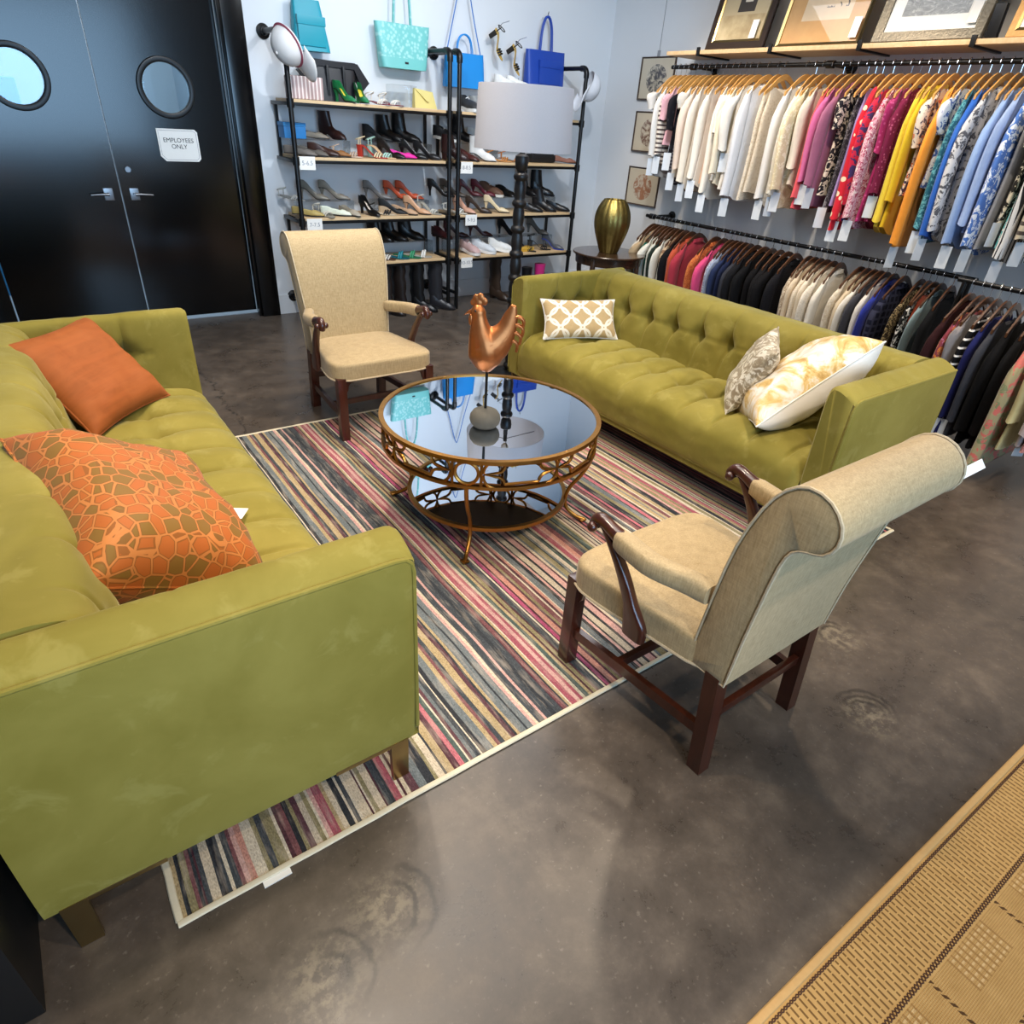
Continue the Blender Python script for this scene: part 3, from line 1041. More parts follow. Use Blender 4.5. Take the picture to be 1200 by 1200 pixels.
def cushion(name, label, e1, e2, c, W_, H_, T_, mats, seed=0, wrinkle=0.006, pinch=0.09, piping=None, group=None, floppy=0.0):
    m = MB()
    N = 34

    def pt(u, v, s):
        uu, vv = 2 * u - 1, 2 * v - 1
        uu, vv = math.sin(uu * PI / 2), math.sin(vv * PI / 2)
        x = uu * W_ / 2 * (1 - pinch * (1 - vv * vv) * abs(uu))
        y = vv * H_ / 2 * (1 - pinch * (1 - uu * uu) * abs(vv))
        h = T_ / 2 * ((1 - uu ** 4) * (1 - vv ** 4)) ** 0.55
        w = mnoise.noise(Vector((x * 7 + seed, y * 7, s))) * wrinkle * 2 + mnoise.noise(Vector((x * 16 + seed, y * 22, s * 3))) * wrinkle
        # puckers that run in from the edge
        ed = max(abs(uu), abs(vv))
        w += 0.6 * wrinkle * math.sin((x * 60 if abs(vv) > abs(uu) else y * 60) + seed) * smoothstep(0.55, 0.85, ed) * (1 - smoothstep(0.9, 1.0, ed))
        env = ((1 - uu ** 4) * (1 - vv ** 4)) ** 0.5
        z = s * (h + w * env) - floppy * (uu * uu + vv * vv)
        return (x, y, z)
    for k, s in enumerate((1, -1)):
        m.cur = k if len(mats) > 1 else 0
        m.grid(lambda u, v: pt(u, v, s), N, N)
    o = m.obj(name, list(mats), None, 80)
    o.matrix_world = frame_from(e1, e2, c)
    tag(o, label, 'cushion', group)
    edge = []
    for k in range(4 * 24):
        q, t = divmod(k, 24)
        t /= 24
        u, v = ((t, 0), (1, t), (1 - t, 1), (0, 1 - t))[q]
        edge.append(pt(u, v, 1))
    pm = MB()
    pm.tube(edge, 0.0042, 6, loop=True)
    pm.obj('seam', piping or mats[0], o)
    return o


def mat_rust():
    t = NT('rust_velvet')
    v = t.coord()
    n1 = t.noise(t.coord(scale=(3, 30, 3)), 1.5, 3)
    n2 = t.noise(v, 9, 3, 0.6, 1.5)
    t.set(base=t.mix(n2, t.ramp(n1, (0.35, hexc('7d4019')), (0.65, hexc('954d22'))), hexc('a05a2c')), rough=0.7, sheen=0.2, sheent=hexc('d89060'), spec=0.2)
    t.bump(n1, 0.2, 0.004)
    return t.m


def mat_cells():
    t = NT('orange_cell_brocade')
    v = t.coord()
    e = t.voro(v, 25, 'DISTANCE_TO_EDGE')[0]
    cc = t.voro(v, 25)[1]
    f = t.math('LESS_THAN', e, 0.055)
    r = t.sep(cc)[0]
    inner = t.ramp(r, (0.0, hexc('a85a22')), (0.55, hexc('7d5a22')), const=True)
    c = t.mix(f, inner, hexc('b97237'))
    e2 = t.math('LESS_THAN', e, 0.11)
    c = t.mix(t.math('MULTIPLY', t.math('SUBTRACT', e2, f), 0.7), c, hexc('7a4d1c'))
    t.set(base=c, rough=0.6, sheen=0.1, spec=0.2)
    t.bump(t.math('ADD', t.math('MULTIPLY', f, 1.0), t.math('MULTIPLY', t.math('GREATER_THAN', r, 0.55), -0.4)), 0.6, 0.004)
    return t.m


def mat_rings():
    """beige ground with a lattice of white overlapping rings"""
    t = NT('ring_lattice_fabric')
    p = t.sep(t.coord())
    fs = None
    S = 0.150
    for ox, oy in ((0, 0), (0.5, 0.5)):
        fx = t.math('SUBTRACT', t.math('FRACT', t.math('ADD', t.math('DIVIDE', p[0], S), ox + 0.5)), 0.5)
        fy = t.math('SUBTRACT', t.math('FRACT', t.math('ADD', t.math('DIVIDE', p[1], S * 0.95), oy + 0.5)), 0.5)
        d = t.math('SQRT', t.math('ADD', t.math('MULTIPLY', fx, fx), t.math('MULTIPLY', fy, fy)))
        k = t.math('LESS_THAN', t.math('ABSOLUTE', t.math('SUBTRACT', d, 0.42)), 0.05)
        fs = k if fs is None else t.math('MAXIMUM', fs, k)
    c = t.mix(fs, t.mix(t.noise(t.coord(), 60, 2), hexc('a88f63'), hexc('b79d70')), hexc('e4dccb'))
    t.set(base=c, rough=0.75, sheen=0.2)
    t.bump(fs, 0.4, 0.003)
    return t.m


def mat_marble(name, a, b, c_, scale, lo, hi, metal=0.0):
    t = NT(name)
    v = t.coord()
    n = t.noise(v, scale, 5, 0.6, 2.2)
    n2 = t.noise(v, scale * 0.4, 2)
    c = t.ramp(n, (lo, hexc(a)), (lo * 0.4 + hi * 0.6, hexc(b)), (hi, hexc(c_)))
    t.set(base=c, rough=0.4, sheen=0.2, spec=0.4)
    t.bump(n, 0.25, 0.003)
    return t.m


rust, cells, rings_ = mat_rust(), mat_cells(), mat_rings()
goldleaf = mat_marble('gold_brushed_silk', 'ece6dc', 'd9b872', 'b98f45', 6, 0.42, 0.66)
taupe = mat_marble('taupe_leaf_silk', '8d7d63', 'a79a80', 'ddd5c3', 16, 0.42, 0.56)
silk = plain('ivory_silk', 'e6e2da', 0.35, 0, 0.04, 12, sheen=0.2)
cushion('cushion', 'plain rust velvet cushion leaning in the far corner of the left sofa', (0.374, 0.387, 0.0), (-0.16, 0.29, 0.33), (0.115, 3.17, 0.66), 0.50, 0.47, 0.17, [rust], 3, piping=rust)
cushion('cushion', 'large orange cushion with a raised pebble pattern on the left sofa', (-0.12, 0.80, 0.16), (-0.5, -0.22, 0.32), (0.085, 1.84, 0.66), 0.66, 0.52, 0.31, [cells], 5, piping=cells, wrinkle=0.008, pinch=0.06)
cushion('cushion', 'small beige lumbar cushion with white interlaced rings, far end of right sofa', (0.50, -0.22, 0.0), (0.03, 0.15, 0.22), (2.935, 3.21, 0.590), 0.52, 0.27, 0.12, [rings_], 7, wrinkle=0.003, piping='whitefab')
cushion('cushion', 'small taupe and cream leaf patterned cushion tucked behind the white cushion', (0.5, 0.36, 0.05), (0.10, -0.16, 0.40), (2.97, 1.87, 0.655), 0.40, 0.40, 0.13, [taupe], 9, wrinkle=0.005, piping=taupe)
cushion('cushion', 'large white cushion with brushed gold front, against the near arm of right sofa', (0.65, -0.30, 0.55), (0.60, 0.55, -0.15), (3.03, 1.62, 0.66), 0.68, 0.44, 0.27, [goldleaf, silk], 13, wrinkle=0.008, piping=silk)
cd_ = tag(MB().box(-0.062, 0.062, -0.030, 0.030, 0.0, 0.002).obj('price_card', 'paper', None, 0, (0.350, 2.05, 0.487)), 'white price card lying on the seat of the left sofa', 'card')
cd_.rotation_euler = (math.radians(4), math.radians(-3), math.radians(-38))
for i_, (yy, ll) in enumerate(((0.012, 0.05), (0.0, 0.07), (-0.012, 0.04))):
    MB().box(-0.04, -0.04 + ll, yy - 0.0015, yy + 0.0015, 0.002, 0.0023).obj('printed_line', 'greyink', cd_, 0)


# ------------------------------------------------------------------ rooster sculpture
def rooster():
    root = thing('rooster_sculpture', 'copper rooster sculpture on a rod and grey stone base, on the coffee table', 'sculpture', (1.488, 2.168, 0.532), math.radians(180 - 37.7))
    MB().lathe([(0.0001, 0.0), (0.050, 0.0), (0.064, 0.016), (0.069, 0.034), (0.066, 0.052), (0.054, 0.070), (0.034, 0.080), (0.012, 0.084), (0.0001, 0.084)], seg=36).obj('stone_base', 'stone', root, 60)
    MB().tube([(0, 0, 0.08), (0, 0, 0.27)], 0.006, 10).obj('rod', 'blackmetal', root)
    z0 = 0.245
    b = MB()

    def chain(st, seg=18):
        """st: (x, z, half-depth along the normal, half-width sideways)"""
        P = catmull([(x, 0, z) for x, z, _, _ in st], 5)
        A = catmull([(h, w, 0) for _, _, h, w in st], 5)
        rg = []
        for i, p in enumerate(P):
            t = (P[min(i + 1, len(P) - 1)] - P[max(i - 1, 0)]).normalized()
            nrm = Vector((-t.z, 0, t.x))
            rg.append([p + nrm * (A[i].x * math.cos(2 * PI * j / seg)) + Vector((0, A[i].y * math.sin(2 * PI * j / seg), 0)) for j in range(seg)])
        b.loft(rg)
    # head is towards +x: belly, breast, neck, head
    chain([(-0.010, z0 + 0.005, 0.010, 0.008), (-0.002, z0 + 0.028, 0.050, 0.030), (0.006, z0 + 0.075, 0.074, 0.056), (0.018, z0 + 0.125, 0.066, 0.054), (0.030, z0 + 0.165, 0.052, 0.044), (0.037, z0 + 0.200, 0.039, 0.034), (0.042, z0 + 0.232, 0.031, 0.027), (0.046, z0 + 0.258, 0.031, 0.025), (0.046, z0 + 0.282, 0.014, 0.012)])
    # back and tail
    chain([(0.03, z0 + 0.085, 0.05, 0.05), (-0.016, z0 + 0.118, 0.074, 0.048), (-0.050, z0 + 0.155, 0.060, 0.034), (-0.074, z0 + 0.195, 0.042, 0.022), (-0.088, z0 + 0.245, 0.030, 0.014), (-0.098, z0 + 0.290, 0.012, 0.008)])
    o = b.obj('body', 'copper', root, 80)
    md = o.modifiers.new('join', 'REMESH')
    md.mode, md.voxel_size, md.use_smooth_shade = 'VOXEL', 0.0045, True
    sm = o.modifiers.new('soften', 'SMOOTH')
    sm.iterations, sm.factor = 6, 0.5
    for s in (-1, 1):
        w = MB()
        w.loft([[(x, s * (y0 + 0.012 * math.sin(PI * j / 8)), z0 + z + dz * math.cos(PI * j / 8)) for j in range(9)] for x, z, dz, y0 in ((0.050, 0.11, 0.006, 0.038), (0.03, 0.105, 0.030, 0.043), (-0.01, 0.105, 0.036, 0.040), (-0.05, 0.125, 0.028, 0.024), (-0.078, 0.155, 0.012, 0.016))], closed=False, cap=False)
        w.obj('wing', 'copper', root, 80)
    cb = MB()
    for x, z, r in ((0.066, 0.288, 0.013), (0.054, 0.304, 0.016), (0.038, 0.308, 0.017), (0.022, 0.294, 0.015), (0.046, 0.286, 0.020)):
        cb.sphere((x, 0, z0 + z), r, 10, 8, (1, 0.42, 1.1))
    cbo = cb.obj('comb', 'copper', root, 80)
    md = cbo.modifiers.new('join', 'REMESH')
    md.mode, md.voxel_size, md.use_smooth_shade = 'VOXEL', 0.003, True
    bk = MB()
    bk.loft([[(0.070 + 0.036 * t, 0.010 * (1 - t) * math.cos(2 * PI * j / 10), z0 + 0.252 - 0.020 * t * t + 0.012 * (1 - t) * math.sin(2 * PI * j / 10)) for j in range(10)] for t in (0, 0.35, 0.7, 0.97)])
    bk.obj('beak', 'copper', root, 80)
    for s in (-1, 1):
        MB().sphere((0.074, s * 0.009, z0 + 0.220), 0.016, 10, 8, (0.6, 0.4, 1.5)).obj('wattle', 'copper', root, 80)
        MB().sphere((0.055, s * 0.0225, z0 + 0.260), 0.0042, 8, 6).obj('eye', 'blackmetal', root, 80)
    for k, (zx, zz, ln) in enumerate(((-0.098, 0.225, 0.048), (-0.094, 0.192, 0.052), (-0.086, 0.160, 0.052), (-0.076, 0.128, 0.050))):
        pts = catmull([(zx + 0.02, 0, z0 + zz), (zx - 0.018, 0, z0 + zz + 0.018), (zx - ln * 0.9, 0, z0 + zz + 0.002), (zx - ln * 0.86, 0, z0 + zz - 0.030)], 4)
        MB().tube(pts, [0.012 - 0.006 * abs(i / (len(pts) - 1) - 0.4) for i in range(len(pts))], 8, ry=0.7).obj('tail_feather', 'copper', root, 80)


rooster()


# ------------------------------------------------------------------ floor lamp
def floor_lamp():
    root = thing('floor_lamp', 'floor lamp with black turned bobbin pole and grey drum shade behind the right sofa', 'lamp', (2.862, 3.865, 0))
    MB().lathe([(0.0001, 0), (0.16, 0), (0.165, 0.012), (0.15, 0.03), (0.06, 0.045), (0.03, 0.06)], seg=32).obj('base', 'blackmetal', root)
    pr, z = [(0.022, 0.05)], 0.06
    k = 0
    while z < 1.40:
        if k % 2 == 0:
            pr += [(0.034, z), (0.046, z + 0.010), (0.050, z + 0.024), (0.046, z + 0.038), (0.036, z + 0.046)]
            z += 0.052
        else:
            pr += [(0.035, z), (0.038, z + 0.02), (0.041, z + 0.055), (0.038, z + 0.09), (0.034, z + 0.105)]
            z += 0.11
        k += 1
    pr += [(0.026, 1.41), (0.040, 1.43), (0.046, 1.47), (0.044, 1.50), (0.018, 1.515), (0.018, 1.56)]
    MB().lathe(pr, seg=24).obj('pole', plain('black_turned_wood', '171516', 0.42, 0, 0.2, 40), root, 50)
    n = 64
    c = lambda r, z: [(r * math.cos(2 * PI * i / n), r * math.sin(2 * PI * i / n), z) for i in range(n)]
    MB().loft([c(0.318, 1.532), c(0.300, 1.885), c(0.297, 1.885), c(0.315, 1.532)], loop=True).obj('lamp_shade', 'lampshade', root, 30)
    sp = MB()
    for a in (0, 2 * PI / 3, 4 * PI / 3):
        sp.tube([(0, 0, 1.60), (0.305 * math.cos(a), 0.305 * math.sin(a), 1.60)], 0.003, 6)
    sp.tube([(0, 0, 1.5), (0, 0, 1.62)], 0.016, 10)
    sp.obj('shade_carrier', 'blackmetal', root)
    MB().sphere((0, 0, 1.68), 0.032, 12, 8, (1, 1, 1.3)).obj('bulb', plain('opal_bulb', 'e8e6e0', 0.3), root)


floor_lamp()


# ------------------------------------------------------------------ side table with vase
def side_table():
    root = thing('side_table', 'dark round wooden side table in the corner behind the right sofa', 'table', (4.85, 4.98, 0))
    MB().lathe([(0.0001, 0.595), (0.345, 0.595), (0.362, 0.602), (0.365, 0.614), (0.358, 0.621), (0.0001, 0.621)], seg=64).obj('tabletop', 'darkwood', root, 30)
    MB().lathe([(0.31, 0.52), (0.33, 0.52), (0.335, 0.595), (0.31, 0.595)], seg=48, cap=False).obj('apron', 'darkwood', root, 30)
    for k in range(4):
        a = math.radians(20 + 90 * k)
        pts = catmull([(r * math.cos(a), r * math.sin(a), z) for r, z in ((0.31, 0.59), (0.325, 0.45), (0.30, 0.28), (0.29, 0.12), (0.33, 0.0))], 4)
        MB().tube(pts, [0.028 - 0.010 * i / (len(pts) - 1) for i in range(len(pts))], 8).obj('leg', 'darkwood', root, 50)
    MB().lathe([(0.0001, 0.16), (0.27, 0.16), (0.275, 0.18), (0.0001, 0.18)], seg=40).obj('lower_shelf', 'darkwood', root, 30)
    vs = thing('vase', 'hammered gold ovoid vase standing on the dark round side table', 'vase', (4.83, 4.97, 0.622))
    N = 96
    prof = [(0.085, 0.0), (0.092, 0.012), (0.125, 0.10), (0.160, 0.20), (0.174, 0.28), (0.166, 0.36), (0.138, 0.43), (0.105, 0.475), (0.098, 0.482), (0.090, 0.47), (0.12, 0.42)]
    pf = catmull([(r, z, 0) for r, z in prof], 5)
    rg = []
    for p in pf:
        rg.append([((p.x + 0.0045 * abs(math.sin(8 * 2 * PI * j / N))) * math.cos(2 * PI * j / N), (p.x + 0.0045 * abs(math.sin(8 * 2 * PI * j / N))) * math.sin(2 * PI * j / N), p.y) for j in range(N)])
    MB().loft(rg, cap=True).obj('vessel', 'vase_gold', vs, 60)


side_table()


# ------------------------------------------------------------------ pictures
def art_mat(name, fn):
    t = NT(name)
    p = t.sep(t.coord())
    c = fn(t, p, t.coord())
    t.set(base=c, rough=0.5, coat=0.9, coatr=0.02)
    return t.m


def rect_mask(t, p, x0, x1, z0, z1):
    m = t.math('MULTIPLY', t.math('GREATER_THAN', p[1], x0), t.math('LESS_THAN', p[1], x1))
    return t.math('MULTIPLY', m, t.math('MULTIPLY', t.math('GREATER_THAN', p[2], z0), t.math('LESS_THAN', p[2], z1)))


def picture(label, loc, w, h, fw, outer, inner, art, lean=0.0, cat='picture', group=None, tagcard=None, wire=0, depth=0.03):
    """local: +y along the wall, z up, the face looks to -x"""
    root = thing('framed_picture', label, cat, loc, 0, group)
    root.rotation_euler = (0, lean, 0)
    def bars(name, w, h, fw, d0, d1, mat):
        o = [(-w / 2, 0), (w / 2, 0), (w / 2, h), (-w / 2, h)]
        i = [(-w / 2 + fw, fw), (w / 2 - fw, fw), (w / 2 - fw, h - fw), (-w / 2 + fw, h - fw)]
        rings = [[(d0, y, z) for y, z in o], [(d1 + 0.006, y, z) for y, z in o], [(d1, y * (1 - 0.2 * fw / w), z + (h / 2 - z) * 0.2 * fw / h) for y, z in o], [(d1 + 0.008, y, z) for y, z in i], [(d0, y, z) for y, z in i]]
        MB().loft(rings, loop=True).obj(name, mat, root, 20)
    bars('frame', w, h, fw, 0.0, -depth, outer)
    if inner:
        m_ = MB()
        w2, h2, f2 = w - 2 * fw + 0.004, h - 2 * fw + 0.004, 0.016
        o = [(-w2 / 2, fw - .002), (w2 / 2, fw - .002), (w2 / 2, fw + h2), (-w2 / 2, fw + h2)]
        i = [(-w2 / 2 + f2, fw + f2), (w2 / 2 - f2, fw + f2), (w2 / 2 - f2, fw + h2 - f2), (-w2 / 2 + f2, fw + h2 - f2)]
        m_.loft([[(-0.004, y, z) for y, z in o], [(-depth * 0.8, y, z) for y, z in o], [(-depth * 0.6, y, z) for y, z in i], [(-0.004, y, z) for y, z in i]], loop=True)
        m_.obj('frame_slip', inner, root, 20)
    MB().box(-0.012, -0.004, -w / 2 + fw * 0.6, w / 2 - fw * 0.6, fw * 0.6, h - fw * 0.6).obj('artwork', art, root, 0)
    if tagcard:
        MB().box(-depth - 0.002, -depth, tagcard[0] - 0.03, tagcard[0] + 0.03, tagcard[1], tagcard[1] + 0.13).obj('price_tag', 'paper', root, 0)
    if wire:
        MB().tube([(-0.006, 0.02, h), (-0.003, 0.02, h + 0.02), (-0.003, 0.02, h + wire)], 0.0025, 6).obj('hanging_wire', 'greyink', root)
        MB().box(-0.012, 0.0, 0.005, 0.035, h - 0.01, h + 0.05, 0.003).obj('hanger_clip', 'greyink', root)
    return root


def art_oval(seed, ink):
    def fn(t, p, v):
        c = t.mix(t.noise(v, 8, 3), hexc('bfb39c'), hexc('cdc2ab'))
        dy = t.math('DIVIDE', p[1], 0.135)
        dz = t.math('DIVIDE', t.math('SUBTRACT', p[2], 0.18), 0.125)
        r = t.math('ADD', t.math('MULTIPLY', dy, dy), t.math('MULTIPLY', dz, dz))
        n = t.noise(t.coord(scale=(1, 1, 1), loc=(seed, seed * 2.0, 0)), 14, 4, 0.6, 1.5)
        ic = t.ramp(n, (0.42, hexc(ink)), (0.6, hexc('c6bba6')))
        return t.mix(t.math('LESS_THAN', r, 1.0), c, ic)
    return fn


bframe = plain('brown_thin_frame', '3d2c1f', 0.4, 0, 0.15)
for i_, (yc, zc_, ink, lab) in enumerate(((5.49, 1.955, '4b4a4c', 'top framed print with a grey bird in a circle, on the wall by the racks'), (5.47, 1.49, '6b4a3a', 'middle framed print with a brown round motif, on the wall by the racks'), (5.46, 0.982, '9c6a4a', 'lowest framed print with a reddish round motif, on the wall by the racks'))):
    picture(lab, (BX1 - 0.002, yc, zc_), 0.46, 0.368, 0.014, bframe, None, art_mat('print_%d' % i_, art_oval(3 + i_, ink)), 0.0, wire=0.75 if i_ == 0 else 0, depth=0.022)

# display shelf above the upper rail
shelf = thing('display_shelf', 'long pale wooden wall shelf holding framed pictures above the clothes', 'shelf', (0, 0, 0))
MB().box(5.285, 5.698, 1.2, 5.02, 2.285, 2.315, 0.003).obj('board', 'pinewood', shelf, 30)
for y in (4.645, 3.91, 3.16, 2.397, 1.65):
    b = MB()
    b.box(5.277, 5.698, y - 0.016, y + 0.016, 2.272, 2.2845, 0.001)
    b.box(5.272, 5.2845, y - 0.016, y + 0.016, 2.272, 2.335, 0.001)
    b.obj('shelf_bracket', 'blackmetal', shelf, 30)

silverornate = plain('ornate_silver_frame', '5f584a', 0.35, 0.6, 0.5, 60, 0.9, 70)


def fn1(t, p, v):
    c = t.mix(t.ramp(t.noise(v, 5, 4, 0.6), (0.35, 0.0), (0.65, 1.0)), hexc('9c8760'), hexc('c9b78f'))
    c = t.mix(t.math('GREATER_THAN', p[2], 0.25), c, hexc('b09f7c'))
    c = t.mix(rect_mask(t, p, -0.09, 0.08, 0.27, 0.62), c, hexc('2a2019'))
    return t.mix(rect_mask(t, p, -0.045, 0.03, 0.34, 0.60), c, hexc('cfc6b4'))


def fn2(t, p, v):
    c = t.mix(t.noise(v, 12, 3), hexc('b98a52'), hexc('cc9f64'))
    c = t.mix(rect_mask(t, p, -0.20, 0.20, 0.17, 0.65), c, t.mix(t.noise(v, 6, 4), hexc('cdb08a'), hexc('d9c3a2')))
    n = t.noise(v, 9, 4, 0.6, 1.0)
    m = t.math('MULTIPLY', rect_mask(t, p, -0.16, 0.02, 0.25, 0.5), t.math('GREATER_THAN', n, 0.52))
    return t.mix(m, c, t.mix(t.math('GREATER_THAN', p[2], 0.33), hexc('50463f'), hexc('a8563a')))


def fn3(t, p, v):
    c = hexc('d8d6cc')
    n = t.noise(t.coord(scale=(1, 1, 2)), 10, 5, 0.65, 3.0)
    return t.mix(rect_mask(t, p, -0.22, 0.22, 0.155, 0.6), c, t.ramp(n, (0.35, hexc('2b2d2b')), (0.55, hexc('6a6d68')), (0.72, hexc('b9bab2'))))


LEAN = math.radians(14)
picture('dark framed sepia still life with gold inner edge, far end of picture shelf', (5.39, 4.355, 2.317), 0.60, 0.72, 0.055, plain('dark_brown_frame', '2c1e15', 0.35, 0, 0.2), 'brass', art_mat('sepia_art', fn1), LEAN, tagcard=(-0.16, 0.07))
picture('gold framed picture with wide orange mat, second on the picture shelf', (5.39, 3.585, 2.317), 0.70, 0.74, 0.022, 'brass', None, art_mat('orange_mat_art', fn2), LEAN, tagcard=(-0.29, 0.04))
picture('ornate silver framed grey drawing with white mat, third on the picture shelf', (5.39, 2.77, 2.317), 0.74, 0.74, 0.065, silverornate, None, art_mat('grey_drawing', fn3), LEAN, tagcard=(-0.27, 0.09))
picture('gold wooden framed picture at the right end of the picture shelf', (5.39, 1.93, 2.317), 0.66, 0.74, 0.04, 'hangerwood', 'brass', plain('pale_art', 'd8d2c4', 0.4, 0, 0.1, 5, coat=0.9), LEAN)
bk = tag(MB().box(5.36, 5.40, 2.31, 2.375, 2.317, 2.50, 0.004).obj('black_bookend', 'blackmetal'), 'small black upright block between two pictures on the picture shelf', 'bookend')
# ------------------------------------------------------------------ shoe racks on the back wall
def shoe_rack(label, x0, x1, cards, left_flange):
    root = thing('shoe_rack', label, 'shelf')
    YF, YB = 5.76, 6.19
    lev = (1.735, 1.340, 0.885, 0.500)
    for x in (x0, x1):
        p = MB()
        pth = [(x, YF, 0.0), (x, YF, 2.12)] + [(x, YF + 0.05 * (1 - math.cos(a)), 2.12 + 0.05 * math.sin(a)) for a in (0.5, 1.0, 1.57)] + [(x, 6.205, 2.17)]
        p.tube(pth, 0.0195, 12)
        p.obj('post', 'blackmetal', root, 50)
        e = MB()
        e.tube([(x, YF, 2.09), (x, YF, 2.125)] + [(x, YF + 0.05 * (1 - math.cos(a)), 2.12 + 0.05 * math.sin(a)) for a in (0.4, 0.8, 1.2, 1.57)] + [(x, YF + 0.085, 2.17)], 0.0265, 12)
        e.obj('elbow', 'blackmetal', root, 50)
        f = MB()
        f.lathe([(0.0001, 0), (0.052, 0), (0.052, 0.012), (0.03, 0.022), (0.03, 0.04)], seg=24)
        fo = f.obj('wall_flange', 'blackmetal', root, 40, (x, 6.219, 2.17))
        fo.rotation_euler = (PI / 2, 0, 0)
        MB().tube([(x, YF, 0.155), (x, 6.205, 0.155)], 0.0165, 10).obj('floor_rail', 'blackmetal', root)
        f2 = dup_part(fo, root, (x, 6.219, 0.155))
        for z in lev:
            MB().box(x - 0.012, x + 0.012, YF - 0.0, YB, z - 0.045, z - 0.02, 0.002).obj('side_rail', 'blackmetal', root, 30)
            MB().lathe([(0.0195, -0.03), (0.028, -0.03), (0.028, 0.03), (0.0195, 0.03)], (x, YF, z - 0.03), 14, False).obj('collar', 'blackmetal', root, 30)
    for i, z in enumerate(lev):
        MB().box(x0 + 0.03, x1 - 0.03, YF + 0.012, YB - 0.01, z - 0.022, z, 0.002).obj('shelf_board', 'pinewood', root, 30)
        u = MB()
        u.box(x0 + 0.012, x1 - 0.012, YF + 0.006, YF + 0.03, z - 0.046, z - 0.0225, 0.001)
        u.obj('shelf_rail', 'blackmetal', root, 30)
        MB().box(x0 + 0.012, x1 - 0.012, YB - 0.03, YB - 0.005, z - 0.046, z - 0.0225, 0.001).obj('shelf_rail', 'blackmetal', root, 30)
    for z0, z1 in ((lev[1], lev[0]), (lev[3], lev[2])):
        for x in (x0 + 0.02, x1 - 0.02):
            MB().box(x - 0.012, x + 0.012, YB - 0.026, YB - 0.004, z0 - 0.045, z1 - 0.0465).obj('back_upright', 'blackmetal', root, 30)
    for body, cx, cz in cards:
        c = MB().box(cx - 0.066, cx + 0.066, YF - 0.004, YF - 0.001, cz - 0.048, cz + 0.048).obj('size_card', 'paper', root, 0)
        text('lettering', body, 0.045, 'greyink', c, Matrix.Translation((cx, YF - 0.0045, cz)) @ RX)
    return root


def dup_part(o, parent, loc):
    c = o.copy()
    COL.objects.link(c)
    c.parent, c.location = parent, loc
    return c


shoe_rack('left bay of black pipe shoe shelves with pale boards on the back wall', 2.01, 3.437, (('5-6.5', 2.10, 1.297), ('7-7.5', 2.115, 0.835)), True)
shoe_rack('right bay of black pipe shoe shelves, behind the floor lamp', 3.533, 4.99, (('8-8.5', 3.625, 1.29), ('9-9.5', 3.69, 0.838), ('10-10.5', 3.65, 0.445)), False)

for n_, (xa, xb, z0, h, lab) in enumerate(((2.10, 2.57, 1.34, 0.118, 'clear acrylic riser at left of the second left shelf'), (2.82, 3.37, 1.34, 0.118, 'clear acrylic riser at right of the second left shelf'),
                                           (2.08, 2.57, 0.885, 0.108, 'clear acrylic riser at left of the third left shelf'), (2.80, 3.34, 0.885, 0.108, 'clear acrylic riser at right of the third left shelf'),
                                           (2.10, 3.38, 0.50, 0.13, 'long acrylic riser holding black ankle boots on the lowest left shelf'), (3.58, 4.12, 1.34, 0.14, 'clear acrylic riser behind the sneakers, second right shelf'),
                                           (3.57, 4.90, 0.885, 0.128, 'clear acrylic riser under the burgundy pumps, third right shelf'), (3.57, 4.90, 0.50, 0.135, 'clear acrylic riser on the lowest right shelf'))):
    r_ = MB()
    t_ = 0.004
    pr = [(xa, z0 + .001), (xa, z0 + h), (xb, z0 + h), (xb, z0 + .001), (xb - t_, z0 + .001), (xb - t_, z0 + h - t_), (xa + t_, z0 + h - t_), (xa + t_, z0 + .001)]
    r_.loft([[(x, y, z) for x, z in pr] for y in (5.965, 6.125)])
    tag(r_.obj('acrylic_riser', 'acrylic', None, 0), lab, 'riser')

# ------------------------------------------------------------------ shoes
SMAT = {}


def smat(h, rough=0.4):
    if (h, rough) not in SMAT:
        SMAT[(h, rough)] = plain('shoe_' + h, h, rough, 0, 0.12, 40)
    return SMAT[(h, rough)]


SPAR = dict(pump=(0.078, 0.60, 0.052, 0.032, 0.8), flat=(0.010, 0.60, 0.046, 0.034, 0.9), loafer=(0.020, 0.44, 0.062, 0.052, 1.0), sneaker=(0.018, 0.36, 0.078, 0.064, 1.12),
            bootie=(0.050, 0.30, 0.085, 0.068, 0.95), boot=(0.032, 0.30, 0.09, 0.07, 1.0), tall=(0.028, 0.30, 0.09, 0.075, 1.05), wedge=(0.055, 0.60, 0.055, 0.034, 0.9),
            sandal=(0.018, 0.0, 0, 0, 0.85), heelsandal=(0.078, 0.0, 0, 0, 0.85), slide=(0.016, 0.0, 0, 0, 0.95))
SNAME = dict(pump='pump', flat='flat_shoe', loafer='loafer', sneaker='sneaker', bootie='ankle_shoe', boot='ankle_boot', tall='tall_boot', wedge='wedge_shoe', sandal='sandal', heelsandal='heeled_sandal', slide='slide_sandal')
SHOE_CACHE = {}


